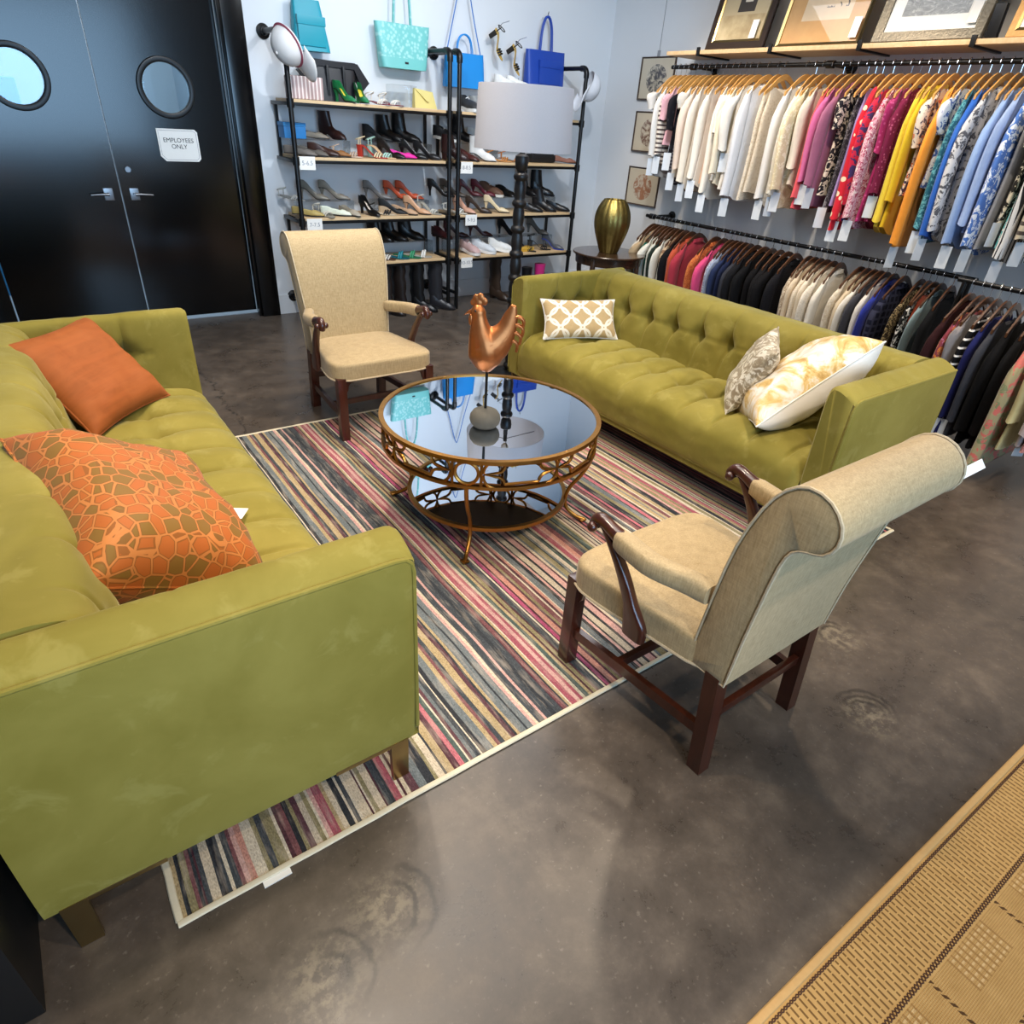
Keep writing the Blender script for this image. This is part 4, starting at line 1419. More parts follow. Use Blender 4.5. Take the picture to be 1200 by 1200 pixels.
def build_shoe(kind, c1, c2):
    H, opn, hb, hs, wf = SPAR[kind]
    L = 0.245
    root = link(SNAME[kind], None)
    m1, m2 = smat(c1, 0.35 if kind in ('pump', 'loafer', 'boot', 'tall', 'bootie') else 0.6), smat(c2, 0.5)
    dark = smat('1a1412', 0.5)
    S = [0, 0.04, 0.1, 0.18, 0.28, 0.38, 0.48, 0.56, 0.62, 0.68, 0.76, 0.84, 0.91, 0.96, 1.0]

    def lerp(tab, s):
        for (a, va), (b, vb) in zip(tab, tab[1:]):
            if s <= b:
                t = (s - a) / (b - a)
                t = t * t * (3 - 2 * t)
                return va + (vb - va) * t
        return tab[-1][1]
    wtab = [(0, 0.016), (0.04, 0.027), (0.15, 0.031), (0.42, 0.026), (0.72, 0.041), (0.88, 0.033), (0.96, 0.020), (1, 0.006)]
    if kind in ('sneaker', 'tall', 'boot', 'slide', 'sandal', 'loafer'):
        wtab = [(0, 0.016), (0.04, 0.027), (0.15, 0.033), (0.42, 0.031), (0.72, 0.042), (0.88, 0.038), (0.96, 0.028), (1, 0.010)]
    th = 0.022 if kind == 'sneaker' else 0.006
    zs = lambda s: th + H * (1 - smoothstep(0.16, 0.66, s))
    X = lambda s: (s - 0.5) * L
    # sole
    so = MB()
    rg = []
    for s in S:
        w = lerp(wtab, s) * wf * (1.06 if kind == 'sneaker' else 1.0)
        z = zs(s)
        zb = max(0.0, z - th) if kind != 'wedge' else 0.0
        rg.append([(X(s), -w, z), (X(s), -w, zb), (X(s), w, zb), (X(s), w, z)])
    so.loft(rg)
    so.obj('sole', (m2 if kind in ('sneaker', 'wedge', 'slide', 'sandal', 'heelsandal') else dark) if c2 != '1f3fb0' else m2, root, 40)
    if opn > 0:
        up = MB()
        rg = []
        for s in S:
            w = lerp(wtab, s) * wf
            z = zs(s)
            zt = z + lerp([(0, hb), (0.12, hb), (0.40, hs), (0.70, hs * 0.95), (0.90, 0.020), (1.0, 0.006)], s)
            dome = z + lerp([(0, hb), (opn, hs * 1.1), (0.70, 0.040 if hs < 0.05 else hs * 0.85), (0.88, 0.024 if hs < 0.05 else hs * 0.55), (1.0, 0.006)], s)
            o = 1 - smoothstep(opn - 0.06, opn + 0.05, s)
            i0 = z + 0.003
            mix = lambda a, b: a * o + b * (1 - o)
            side = mix(zt, z + (dome - z) * 0.55)
            rg.append([(X(s), -w * 0.85, z), (X(s), -w, z + (side - z) * 0.4), (X(s), -w * mix(0.93, 0.90), side), (X(s), -w * mix(0.86, 0.62), mix(zt - 0.002, z + (dome - z) * 0.88)),
                       (X(s), -w * mix(0.80, 0.35), mix(i0, z + (dome - z) * 0.98)), (X(s), 0, mix(i0, dome)), (X(s), w * mix(0.80, 0.35), mix(i0, z + (dome - z) * 0.98)),
                       (X(s), w * mix(0.86, 0.62), mix(zt - 0.002, z + (dome - z) * 0.88)), (X(s), w * mix(0.93, 0.90), side), (X(s), w, z + (side - z) * 0.4), (X(s), w * 0.85, z)])
        up.loft(rg)
        up.obj('upper', m1, root, 60)
        if kind in ('pump', 'flat', 'loafer'):
            li = MB()
            li.loft([[(X(s), -lerp(wtab, s) * wf * 0.80, zs(s) + 0.005), (X(s), lerp(wtab, s) * wf * 0.80, zs(s) + 0.005)] for s in S if 0.03 < s < opn - 0.02], closed=False, cap=False)
            li.obj('insole', m2, root, 60)
    if kind in ('boot', 'tall', 'bootie'):
        hh = {'boot': 0.185, 'tall': 0.42, 'bootie': 0.13}[kind]
        z0 = zs(0.1)
        rg = []
        for k in range(9):
            t = k / 8
            z = z0 + 0.03 + (hh - 0.03) * t
            r = 0.035 + 0.012 * t * (1.6 if kind == 'tall' else 0.5)
            off = 0.012 * (1 - t) ** 2 + (0.006 * math.sin(k * 2.3) if kind == 'tall' else 0)
            rg.append([(-0.075 + off + (r * 1.25 + 0.02 * (1 - t)) * math.cos(2 * PI * j / 16), r * 0.85 * math.sin(2 * PI * j / 16), z) for j in range(16)])
        rg += [[(-0.075 + (p[0] + 0.075) * 0.88, p[1] * 0.86, p[2]) for p in rg[-1]], [(-0.075 + (p[0] + 0.075) * 0.8, p[1] * 0.8, p[2] - 0.06) for p in rg[-1]]]
        MB().loft(rg).obj('shaft', m1, root, 60)
    if kind in ('pump', 'heelsandal', 'bootie', 'boot', 'loafer', 'tall'):
        thin = 0.40 if kind == 'pump' else 0.85
        h = MB()
        z1 = H + 0.003
        h.loft([[(X(0.015) + 0.045 * (0.5 + dx * k) * (1 if kind != 'pump' else 0.9), dy * 0.024 * k, z) for dx, dy in ((-.5, -.6), (-.5, .6), (-.1, 1), (.5, 1), (.5, -1), (-.1, -1))] for z, k in ((0.0, thin), (z1 * 0.5, thin * 1.05), (z1, 1.0))])
        h.obj('heel', m2 if kind == 'heelsandal' and c2 in ('b03020',) else m1, root, 40)
    if kind in ('sandal', 'heelsandal', 'slide'):
        stp = ((0.60, 0.030), (0.68, 0.034), (0.76, 0.030)) if kind != 'slide' else ((0.62, 0.045), (0.70, 0.050))
        for s, hh in stp:
            w = lerp(wtab, s) * wf
            z = zs(s)
            pts = [(X(s) + 0.012 * math.sin(a), -w * math.cos(a), z - 0.002 + hh * math.sin(a)) for a in [PI * k / 10 for k in range(11)]]
            MB().tube(pts, 0.010 if kind == 'slide' else 0.0055, 6, ry=0.5 if kind != 'slide' else 1.0).obj('strap', m1, root)
        if kind != 'slide':
            z = zs(0.1)
            hz = 0.046
            MB().tube([(X(0.13) + 0.036 * math.cos(2 * PI * k / 16), 0.028 * math.sin(2 * PI * k / 16), z + hz + 0.012 * math.cos(2 * PI * k / 16)) for k in range(16)], 0.0042, 6, loop=True).obj('ankle_strap', m1, root)
            for e in (-1, 1):
                MB().tube([(X(0.10), e * 0.027, z), (X(0.10), e * 0.028, z + hz)], 0.0042, 6).obj('strap', m1, root)
    if kind == 'sneaker':
        for k in range(3):
            s = 0.44 + k * 0.08
            z = zs(s) + 0.066 - k * 0.009
            MB().tube([(X(s), -0.020, z - 0.006), (X(s), 0, z + 0.004), (X(s), 0.020, z - 0.006)], 0.0042, 6).obj('lace', 'whitefab' if c1 != 'e8e6e0' else 'greyink', root)
    return root


SHOES = [
    ('pump', '1f7a45', 'e0c93f', 2.514, 5.885, 1.738, -75, 'green pump with yellow lining, left of its pair, top left shelf'),
    ('pump', '1f7a45', 'e0c93f', 2.663, 5.885, 1.738, -95, 'green pump with yellow lining, right of its pair, top left shelf'),
    ('sandal', 'e4ddd0', '7a1f2a', 2.81, 5.885, 1.738, -70, 'beaded white and maroon sandal, left of its pair, top left shelf'),
    ('sandal', 'e4ddd0', '7a1f2a', 2.929, 5.885, 1.738, -70, 'beaded white and maroon sandal, right of its pair, top left shelf'),
    ('flat', '6d665f', '8d867c', 2.099, 5.885, 1.343, -35, 'grey flat shoe at left end of the second left shelf'),
    ('flat', '5f5850', '8d867c', 2.199, 5.885, 1.343, -40, 'dark grey flat beside the leftmost flat, second left shelf'),
    ('loafer', '3a221a', '5a3a2a', 2.302, 5.885, 1.343, -30, 'dark brown loafer in front of the left riser, second shelf'),
    ('flat', '8a5a2a', 'b98a4a', 2.391, 5.885, 1.343, -25, 'bronze buckled flat in front of the left riser, second shelf'),
    ('sandal', 'b59a84', 'c9b09a', 2.497, 5.885, 1.343, -30, 'thin nude strappy sandal beside the bronze flat, second left shelf'),
    ('flat', '8a7f70', '6d6458', 2.271, 6.04, 1.462, -30, 'taupe slip-on on the left riser beside the blue box'),
    ('bootie', '2a1412', 'e8e4dc', 2.45, 6.04, 1.462, -60, 'dark brown laced bootie standing on the left riser, second shelf'),
    ('wedge', '0c0c0d', '151515', 2.869, 6.04, 1.462, -35, 'black wedge shoe, first on the second shelf right riser'),
    ('bootie', '0b0b0c', '121212', 2.994, 6.04, 1.462, -50, 'black low bootie, middle of the second shelf right riser'),
    ('boot', '0b0b0c', '121212', 3.156, 6.04, 1.462, -40, 'black ankle boot, right end of second left shelf riser'),
    ('heelsandal', 'd9c7a0', 'b03020', 2.733, 5.885, 1.343, -40, 'cream strappy sandal with red block heel, second left shelf'),
    ('heelsandal', 'a9d0c0', 'd9b48a', 2.822, 5.885, 1.343, -50, 'mint strappy sandal behind the red heeled one, second left shelf'),
    ('pump', '17120f', 'd9cbb2', 2.92, 5.885, 1.343, -50, 'black and cream pump left of the hot pink slipper'),
    ('flat', 'e0259a', 'e86ab8', 3.021, 5.885, 1.343, -25, 'hot pink slipper on the second left shelf'),
    ('pump', '0d0d0d', 'd9c4a0', 3.141, 5.885, 1.343, -40, 'black pump with cream lining right of the hot pink slipper'),
    ('pump', '1a1a1c', 'b9b6b0', 3.281, 5.885, 1.343, -45, 'black and silver pump at right end of second left shelf'),
    ('sandal', 'b9b9b4', '8d8d88', 2.034, 6.04, 0.997, -60, 'silver sandal at the left end of the third shelf riser'),
    ('pump', '7d766a', '9a9284', 2.237, 6.04, 0.997, -35, 'pewter metallic heel, left of its pair on third shelf riser'),
    ('pump', '857d70', '9a9284', 2.425, 6.04, 0.997, -30, 'pewter metallic heel, right of its pair on third shelf riser'),
    ('flat', 'b09a5a', '3a2f1c', 2.114, 5.885, 0.888, -30, 'gold and black flat at the left of third shelf front'),
    ('sandal', 'c9c2b2', '9a9284', 2.25, 5.885, 0.888, -75, 'silver ruffled sandal with a hanging tag, third left shelf'),
    ('flat', 'e2e6d0', 'b5d06a', 2.367, 5.885, 0.888, -30, 'white and lime flat on the third left shelf'),
    ('flat', 'b0a490', '8a7d68', 2.493, 5.885, 0.888, -75, 'pale metallic ballet flat seen toe-on, third left shelf'),
    ('pump', '6f6a66', '8a8580', 2.845, 6.04, 0.997, -30, 'grey pump on the third shelf right riser'),
    ('pump', 'c4512f', '6d5a3a', 3.045, 6.04, 0.997, -35, 'red-orange snake print heel, left of its pair'),
    ('pump', 'c4512f', '6d5a3a', 3.17, 6.04, 0.997, -35, 'red-orange snake print heel, right of its pair'),
    ('pump', '0d0c0c', 'd6c8b4', 2.682, 5.885, 0.888, -75, 'black open pump at left of the third shelf right group'),
    ('sandal', '0f0e0d', 'c9b79a', 2.798, 5.885, 0.888, -35, 'black and cream sandal below the grey pump, third left shelf'),
    ('wedge', '0e0e0e', 'b79a78', 2.919, 5.885, 0.888, -30, 'black espadrille wedge with jute sole, third left shelf'),
    ('flat', 'c09a78', 'd9b898', 3.032, 5.885, 0.888, -50, 'tan ballet flat beside the espadrille wedge'),
    ('pump', 'd0a07a', 'd9b898', 3.167, 5.885, 0.888, -45, 'nude pump in front of the snake print heels'),
    ('heelsandal', 'c9c4b6', 'a8a294', 3.295, 5.885, 0.888, -60, 'silver strappy sandal at right end of the third left shelf'),
    ('loafer', '15161b', '15161b', 2.474, 6.04, 0.634, -30, 'dark loafer half hidden above the far armchair, lowest left shelf'),
    ('loafer', '1a1c22', '1a1c22', 2.66, 6.04, 0.634, -30, 'dark slip-on just above the far armchair back, lowest left shelf'),
    ('boot', '08080a', '101010', 2.852, 6.04, 0.634, -50, 'black ankle boot, leftmost of three on the lowest left shelf'),
    ('boot', '08080a', '101010', 3.004, 6.04, 0.634, -45, 'black ankle boot, middle of three on the lowest left shelf'),
    ('boot', '08080a', '101010', 3.189, 6.04, 0.634, -35, 'black pointed ankle boot, rightmost of three on lowest left shelf'),
    ('sandal', 'd8d2c6', '5a3a28', 2.78, 5.885, 0.503, -40, 'brown and white sandal beside the far armchair, lowest left shelf'),
    ('slide', '137a86', '0f5a66', 2.922, 5.885, 0.503, -35, 'teal bow slide on the lowest left shelf'),
    ('slide', '2f8a5e', '1f6a48', 3.048, 5.885, 0.503, -35, 'green slide between the teal and white ones'),
    ('slide', 'dcd8d0', 'a8a49a', 3.169, 5.885, 0.503, -30, 'white and silver slide at right end of lowest left shelf'),
    ('tall', '1d1512', '2a1c16', 2.84, 5.8, 0, -55, 'tall dark brown boot under the shelves, leftmost'),
    ('tall', '1d1512', '2a1c16', 2.989, 5.8, 0, -50, 'tall dark brown boot under the shelves, second from left'),
    ('tall', '0c0c0e', '0c0c0e', 3.191, 5.8, 0, -45, 'tall black boot with a pale pull loop under the shelves'),
    ('tall', '26262a', '1a1a1c', 3.399, 5.8, 0, -40, 'tall charcoal slouch boot beside the rack post'),
    ('sneaker', '2b2b2d', 'd5d3cf', 3.711, 5.885, 1.738, -80, 'black and silver sneaker, left of its pair, top right shelf'),
    ('sneaker', '9a9a98', 'd5d3cf', 3.842, 5.885, 1.738, -80, 'silver sneaker, right of its pair beside the lamp shade'),
    ('sneaker', '1d1d1f', 'e6e4de', 3.569, 6.04, 1.484, -60, 'black sneaker with white laces by the centre posts'),
    ('boot', '0c0c0d', 'e6e4de', 3.778, 6.04, 1.484, -40, 'black high-top boot on the second right shelf riser'),
    ('sneaker', 'e3e1db', 'cfcdc6', 3.953, 6.04, 1.484, -30, 'white trainer behind the lamp shade edge, second right shelf'),
    ('bootie', '2f1715', '3a1f1a', 3.581, 5.885, 1.343, -45, 'dark brown shoe behind the right centre post, second shelf'),
    ('loafer', '4a2320', '3a1f1a', 3.704, 5.885, 1.343, -60, 'burgundy loafer beside the white mule, second right shelf'),
    ('bootie', 'e8e6e2', 'dcd9d2', 3.888, 5.885, 1.343, -50, 'white ankle mule under the left edge of the lamp shade'),
    ('sandal', 'b5722c', 'c98a45', 4.078, 5.885, 1.343, -40, 'orange-tan strappy sandal under the lamp shade'),
    ('sandal', 'a86424', '7a4a20', 4.233, 5.885, 1.343, -40, 'tan brown sandal beside the lamp pole, second right shelf'),
    ('flat', '8a5a48', 'a06a50', 4.916, 5.885, 1.343, -20, 'brown leather flat at right end of the second right shelf'),
    ('pump', '0c0c0e', '1a1a1c', 3.515, 6.04, 1.017, -35, 'black pump seen between the centre posts, third shelf'),
    ('pump', '5b5046', '6d6154', 3.651, 6.04, 1.017, -45, 'taupe pump behind the right centre post, third shelf'),
    ('pump', '5a2328', '7a2a34', 3.851, 6.04, 1.017, -35, 'burgundy pump, left of its pair, third right shelf riser'),
    ('pump', '641f2a', '8a2a38', 4.014, 6.04, 1.017, -40, 'burgundy pump, right of its pair, third right shelf riser'),
    ('loafer', '0d0d0e', '0d0d0e', 4.291, 6.04, 1.017, -75, 'black round-toed shoe left of the lamp pole, third right shelf'),
    ('boot', '0a0a0c', '121212', 4.58, 6.04, 1.017, -60, 'black ankle boot right of the lamp pole, on the riser'),
    ('boot', '0a0a0c', '121212', 4.777, 6.04, 1.017, -30, 'black low-heeled boot at right end of the riser'),
    ('sandal', 'e6e3da', 'cfc8b8', 3.579, 5.885, 0.888, -60, 'white sandal beside the right centre post, third right shelf'),
    ('pump', 'cf9f86', 'e0b89e', 3.687, 5.885, 0.888, -65, 'nude pink pump, third right shelf'),
    ('pump', '3a2c22', 'b89a78', 3.857, 5.885, 0.888, -40, 'brown slingback pump in front of the burgundy pair'),
    ('pump', 'e0c9a0', '1f2a48', 4.074, 5.885, 0.888, -40, 'cream pump with navy toe left of the lamp pole'),
    ('sneaker', '6a4a38', 'd8d2c6', 4.109, 6.04, 1.017, -60, 'brown sneaker behind the cream pump, third right shelf'),
    ('loafer', '121214', 'cfcac0', 4.51, 5.885, 0.888, -40, 'black patent oxford right of the lamp pole'),
    ('bootie', '151212', '3a1f14', 4.693, 5.885, 0.888, -45, 'black and brown shootie at right of the third shelf'),
    ('loafer', '101012', 'b9b4aa', 4.881, 5.885, 0.888, -40, 'black loafer at the right end of the third right shelf'),
    ('loafer', '3a1416', '8a3a3a', 3.526, 6.04, 0.639, -75, 'burgundy loafer between the two centre posts, lowest shelf'),
    ('pump', '331518', '1a1214', 3.697, 6.04, 0.639, -25, 'dark burgundy slip-on beside the centre post, lowest right shelf'),
    ('pump', '3f1418', '2a1012', 3.989, 6.04, 0.639, -20, 'burgundy block-heeled pump on the lowest right riser'),
    ('pump', '121214', '121214', 4.351, 6.04, 0.639, -60, 'black heel hidden partly by the lamp pole, lowest right shelf'),
    ('pump', '6a6660', '8a867e', 4.746, 6.04, 0.639, -60, 'taupe grey pump on the lowest right riser'),
    ('sneaker', 'c9a8a4', 'e6e0da', 3.768, 5.885, 0.503, -80, 'pink floral sneaker at left of the white sneakers'),
    ('sneaker', 'd5d8da', 'e6e4e0', 3.936, 5.885, 0.503, -50, 'pale lace sneaker with a hanging tag'),
    ('sneaker', 'e8e6e0', 'f0eee8', 4.151, 5.885, 0.503, -25, 'white chunky sneaker left of the lamp pole, lowest right shelf'),
    ('heelsandal', '141416', '141416', 4.466, 5.885, 0.503, -60, 'black strappy sandal right of the lamp pole, lowest shelf'),
    ('heelsandal', '101012', '101012', 4.664, 5.885, 0.503, -25, 'black block-heeled sandal on the lowest right shelf'),
    ('pump', '4a4f58', '1f3fb0', 4.856, 5.885, 0.503, -60, 'grey pump with bright blue sole at lowest right shelf end'),
    ('tall', '3a2c22', '8a7458', 4.196, 5.92, 0, -70, 'dark laced winter boot with tan toe by the sofa corner'),
]

for kind_, ca, cb, sx_, sy_, sz_, yaw_, txt_ in SHOES:
    key = (kind_, ca, cb)
    rz_ = math.radians(yaw_)
    if key in SHOE_CACHE:
        o_ = dup(SHOE_CACHE[key], (sx_, sy_, sz_ + 0.001), rz_)
    else:
        o_ = build_shoe(*key)
        o_.location, o_.rotation_euler = (sx_, sy_, sz_ + 0.001), (0, 0, rz_)
        o_.scale = (1.1, 1.1, 1.1)
        SHOE_CACHE[key] = o_
    tag(o_, txt_, 'boot' if kind_ in ('boot', 'tall') else 'shoe', 'shoes on the display shelves' if kind_ not in ('tall',) else 'tall boots on the floor under the shelves')


# ------------------------------------------------------------------ bags and things on the top shelves
def bag_mat(name, c, dots=None, rough=0.45):
    t = NT(name)
    v = t.coord()
    base = t.mix(t.noise(v, 6, 3), tuple(x * 0.88 for x in hexc(c)), hexc(c))
    if dots:
        d = t.voro(t.coord(scale=(1, 0.2, 1)), 34)[0]
        p = t.sep(v)
        up = t.math('GREATER_THAN', p[2], 0.075)
        f = t.math('MULTIPLY', t.ramp(d, (0.25, 1.0), (0.55, 0.0)), up)
        base = t.mix(t.math('MULTIPLY', f, 0.8), base, hexc(dots))
    t.set(base=base, rough=rough)
    t.bump(t.noise(v, 300, 2), 0.1, 0.002)
    return t.m


def tote(name, label, loc, w0, w1, h, d, mat, handles, tilt=0.0, pocket=None, cat='bag', sag=0.0):
    """loc: bottom centre; w0 bottom width, w1 top width; handles: (half spacing, rise, radius)"""
    root = thing(name, label, cat, loc)
    rg = []
    for k in range(10):
        t = k / 9
        w = (w0 + (w1 - w0) * t) / 2
        dd = d / 2 * (1 - 0.55 * t) + 0.004
        z = h * t
        if k == 0:
            w *= 0.985
        ring = []
        for j in range(28):
            a = 2 * PI * j / 28
            ring.append((w * sgp(math.cos(a), 0.25) + tilt * t, dd * sgp(math.sin(a), 0.45), z - sag * math.sin(PI * (0.5 + 0.5 * sgp(math.cos(a), 0.25))) * t + 0.004 * mnoise.noise(Vector((a, t * 3, loc[0])))))
        rg.append(ring)
    MB().loft(rg).obj('bag_body', mat, root, 50)
    for s in (-1, 1):
        if handles:
            hw, rise, r = handles
            pts = [(tilt - hw, s * 0.012, h - 0.02), (tilt - hw * 0.95, s * 0.012, h + 0.02)] + [(tilt - hw * 0.9 * math.cos(a), s * 0.010, h + 0.02 + (rise - 0.02) * math.sin(a) ** 0.8) for a in [PI * q / 14 for q in range(1, 14)]] + [(tilt + hw * 0.95, s * 0.012, h + 0.02), (tilt + hw, s * 0.012, h - 0.02)]
            MB().tube(pts, r, 8, ry=0.5).obj('handle', mat, root)
    if pocket:
        px, pz, pw, ph = pocket
        MB().box(px - pw / 2, px + pw / 2, -d / 2 - 0.012, -d / 2 + 0.03, pz, pz + ph, 0.008).obj('pocket', mat, root, 30)
        MB().box(px - pw / 2 - 0.004, px + pw / 2 + 0.004, -d / 2 - 0.018, -d / 2 + 0.028, pz + ph - 0.055, pz + ph + 0.006, 0.006).obj('flap', mat, root, 30)
    return root


def wall_hook(parent, x, z, y=-0.0):
    b = MB()
    b.tube([(x, 0.09, z), (x, 0.02, z), (x, 0.0, z + 0.02), (x, -0.01, z + 0.045)], 0.005, 6)
    b.obj('wall_hook', 'chrome', parent)


teal = bag_mat('teal_leather', '1496a8')
t1 = tote('backpack', 'teal leather backpack hanging high on the back wall, upper left', (2.355, 6.125, 2.07), 0.295, 0.215, 0.33, 0.13, teal, None, -0.02, (-0.01, 0.03, 0.22, 0.19))
for s in (-1, 1):
    MB().tube(catmull([(s * 0.05 - .02, 0.02, 0.32), (s * 0.045 - .01, 0.03, 0.42), (s * 0.01, 0.03, 0.52), (0, 0.03, 0.58)], 4), 0.008, 6, ry=0.5).obj('shoulder_strap', teal, t1)
MB().tube(catmull([(-0.045, 0.0, 0.325), (-0.035, -0.01, 0.365), (0.0, -0.01, 0.375), (0.03, -0.01, 0.325)], 4), 0.007, 6).obj('top_handle', teal, t1)
t2 = tote('tote_bag', 'mint tote bag with white spotted body hanging on the back wall', (3.175, 6.125, 2.02), 0.43, 0.515, 0.315, 0.13, bag_mat('mint_spotted', '72c2bd', 'a9d9d4'), (0.085, 0.36, 0.007))
MB().box(-0.012, 0.022, -0.068, -0.060, 0.035, 0.05, 0.001).obj('metal_badge', 'ink', t2, 0)
t3 = tote('tote_bag', 'bright blue tote bag hanging behind the rack posts on the back wall', (3.805, 6.125, 1.925), 0.42, 0.40, 0.265, 0.12, bag_mat('bright_blue', '178ad6'), (0.085, 0.14, 0.006))
MB().tube(catmull([(-0.19, 0.0, 0.25), (-0.10, 0.02, 0.55), (-0.02, 0.02, 0.85), (0.02, 0.02, 0.85), (0.10, 0.02, 0.55), (0.18, 0.0, 0.25)], 5), 0.006, 6, ry=0.4).obj('shoulder_strap', 'binding' if False else bag_mat('blue_strap', '3a6fb5'), t3)
t4 = tote('tote_bag', 'royal blue shopping tote with a front pocket hanging on the back wall', (4.745, 6.125, 2.0), 0.46, 0.465, 0.295, 0.12, bag_mat('royal_blue', '1b45a6'), (0.075, 0.27, 0.009), 0, (0.02, 0.02, 0.26, 0.19))
wall_hook(t4, 0.0, 0.56)
t5 = tote('handbag', 'black winged leather handbag standing on the top left shelf', (2.50, 6.07, 1.737), 0.34, 0.40, 0.28, 0.13, bag_mat('black_leather', '131318', rough=0.4), None)
MB().loft([[(x, y, z) for x, z in ((-0.30, 0.20), (-0.20, 0.285), (0.20, 0.275), (0.30, 0.15), (0.24, 0.09), (0.17, 0.235), (-0.17, 0.24), (-0.24, 0.14))] for y in (-0.05, 0.03)]).obj('wing_flap', bag_mat('black_leather_flap', '17171c', rough=0.4), t5, 40)
for s in (-0.07, 0.07):
    MB().box(s - 0.01, s + 0.01, -0.072, -0.055, 0.04, 0.25, 0.003).obj('strap', bag_mat('black_strap', '0e0e11'), t5, 30)
st_m = NT('striped_pink_silk')
pz_ = st_m.sep(st_m.coord())
st_m.set(base=st_m.mix(st_m.ramp(st_m.math('SINE', st_m.math('MULTIPLY', pz_[0], 210.0)), (0.2, 0.0), (0.5, 1.0)), hexc('a98f8c'), hexc('e3d5d0')), rough=0.5)
tag(MB().box(-0.15, 0.15, -0.022, 0.022, 0, 0.155, 0.012).obj('clutch_bag', st_m.m, None, 40, (2.195, 5.93, 1.737)), 'pink and white striped pouch at left end of the top left shelf', 'bag')
yc_ = thing('clutch_bag', 'pale yellow leather clutch leaning on the top left shelf', 'bag', (3.275, 5.93, 1.737))
yl = bag_mat('yellow_leather', 'dccb7e')
MB().loft([[(-0.105, -0.03, 0), (0.115, -0.03, 0), (0.115, 0.03, 0), (-0.105, 0.03, 0)], [(-0.095, 0.0, 0.145), (0.085, 0.0, 0.125), (0.085, 0.03, 0.125), (-0.095, 0.03, 0.145)]]).obj('pouch', yl, yc_, 20)
MB().loft([[(-0.095, -0.006, 0.145), (0.085, -0.006, 0.125), (0.085, 0.02, 0.128), (-0.095, 0.02, 0.148)], [(0.01, -0.035, 0.055), (0.03, -0.035, 0.05), (0.03, -0.028, 0.05), (0.01, -0.028, 0.055)]]).obj('flap', yl, yc_, 20)
a_ = MB()
a_.box(3.0, 3.24, 6.0, 6.12, 1.737, 1.90, 0.003)
tag(a_.obj('acrylic_block', 'acrylic', None, 0), 'clear acrylic display block behind the yellow clutch', 'riser')
bb_ = thing('shoe_box', 'bright blue shoe box at left end of the second left shelf', 'box', (2.10, 6.04, 1.46))
MB().box(-0.09, 0.09, -0.07, 0.07, 0.0, 0.085, 0.002).obj('box_base', plain('blue_card', '2478b8', 0.5), bb_, 30)
MB().box(-0.093, 0.093, -0.073, 0.073, 0.086, 0.112, 0.002).obj('box_lid', plain('blue_card_lid', '2f86c6', 0.5), bb_, 30)
yb = thing('shoe_box', 'small flat yellow box right of the lamp pole, lowest right shelf', 'box', (4.42, 5.87, 0.502))
MB().box(-0.12, 0.12, -0.05, 0.05, 0.0, 0.035, 0.002).obj('box_base', plain('yellow_card', 'd6a63a', 0.5), yb, 30)
MB().box(-0.123, 0.123, -0.053, 0.053, 0.024, 0.04, 0.002).obj('box_lid', plain('yellow_card_lid', 'dcae44', 0.5), yb, 30)
fb = thing('clutch_bag', 'flat black clutch right of the lamp on the second right shelf', 'bag', (4.66, 5.93, 1.342))
MB().box(-0.19, 0.13, -0.05, 0.05, 0.0, 0.075, 0.025).obj('pouch', bag_mat('black_soft', '121214'), fb, 40)
MB().box(-0.15, 0.10, -0.054, 0.02, 0.045, 0.082, 0.012).obj('flap', bag_mat('black_soft_flap', '18181b'), fb, 40)
pk = thing('rain_boot', 'hot pink rain boot on the floor behind the right sofa', 'boot', (4.67, 5.85, 0.0), -0.6)
MB().tube([(0, 0, 0.02), (0, 0, 0.2), (0.0, 0, 0.36)], [0.05, 0.05, 0.062], 16).obj('shaft', plain('pink_rubber', 'c92f7a', 0.3), pk, 50)
MB().loft([[(0.03 + x, w * math.cos(a), 0.012 + h * max(0, math.sin(a))) for a in [2 * PI * j / 16 for j in range(16)]] for x, w, h in ((-.09, .03, .06), (-.05, .045, .10), (0.02, .045, .09), (0.08, .048, .065), (.13, .04, .05), (.155, .02, .03))]).obj('foot', plain('pink_rubber_foot', 'c92f7a', 0.3), pk, 50)
bk2 = thing('rain_boot', 'black rain boot beside the hot pink one on the floor', 'boot', (4.50, 5.86, 0.0), -0.7)
MB().tube([(0, 0, 0.02), (0, 0, 0.2), (0.0, 0, 0.33)], [0.05, 0.05, 0.06], 16).obj('shaft', plain('black_rubber', '121213', 0.3), bk2, 50)
MB().loft([[(0.03 + x, w * math.cos(a), 0.012 + h * max(0, math.sin(a))) for a in [2 * PI * j / 16 for j in range(16)]] for x, w, h in ((-.09, .03, .06), (-.05, .045, .10), (0.02, .045, .09), (0.08, .048, .065), (.13, .04, .05), (.155, .02, .03))]).obj('foot', plain('black_rubber_foot', '121213', 0.3), bk2, 50)

# two heeled sandals hanging on the wall
for n_, (x, z, lab) in enumerate(((4.13, 2.215, 'black and gold heeled sandal hanging on the wall, upper of the two'), (4.335, 2.115, 'black and gold heeled sandal hanging on the wall, lower of the two'))):
    sd = build_shoe('heelsandal', '1a1510', 'c9a24a')
    sd.location, sd.rotation_euler = (x, 6.10, z + 0.05), (0.5, math.radians(55), math.radians(-25))
    tag(sd, lab, 'shoe', 'sandals hanging on the back wall')
    MB().tube([(-0.11, 0.0, 0.10), (-0.12, 0.0, 0.16), (-0.10, 0.08, 0.20)], 0.003, 6).obj('wall_hook', 'chrome', sd)


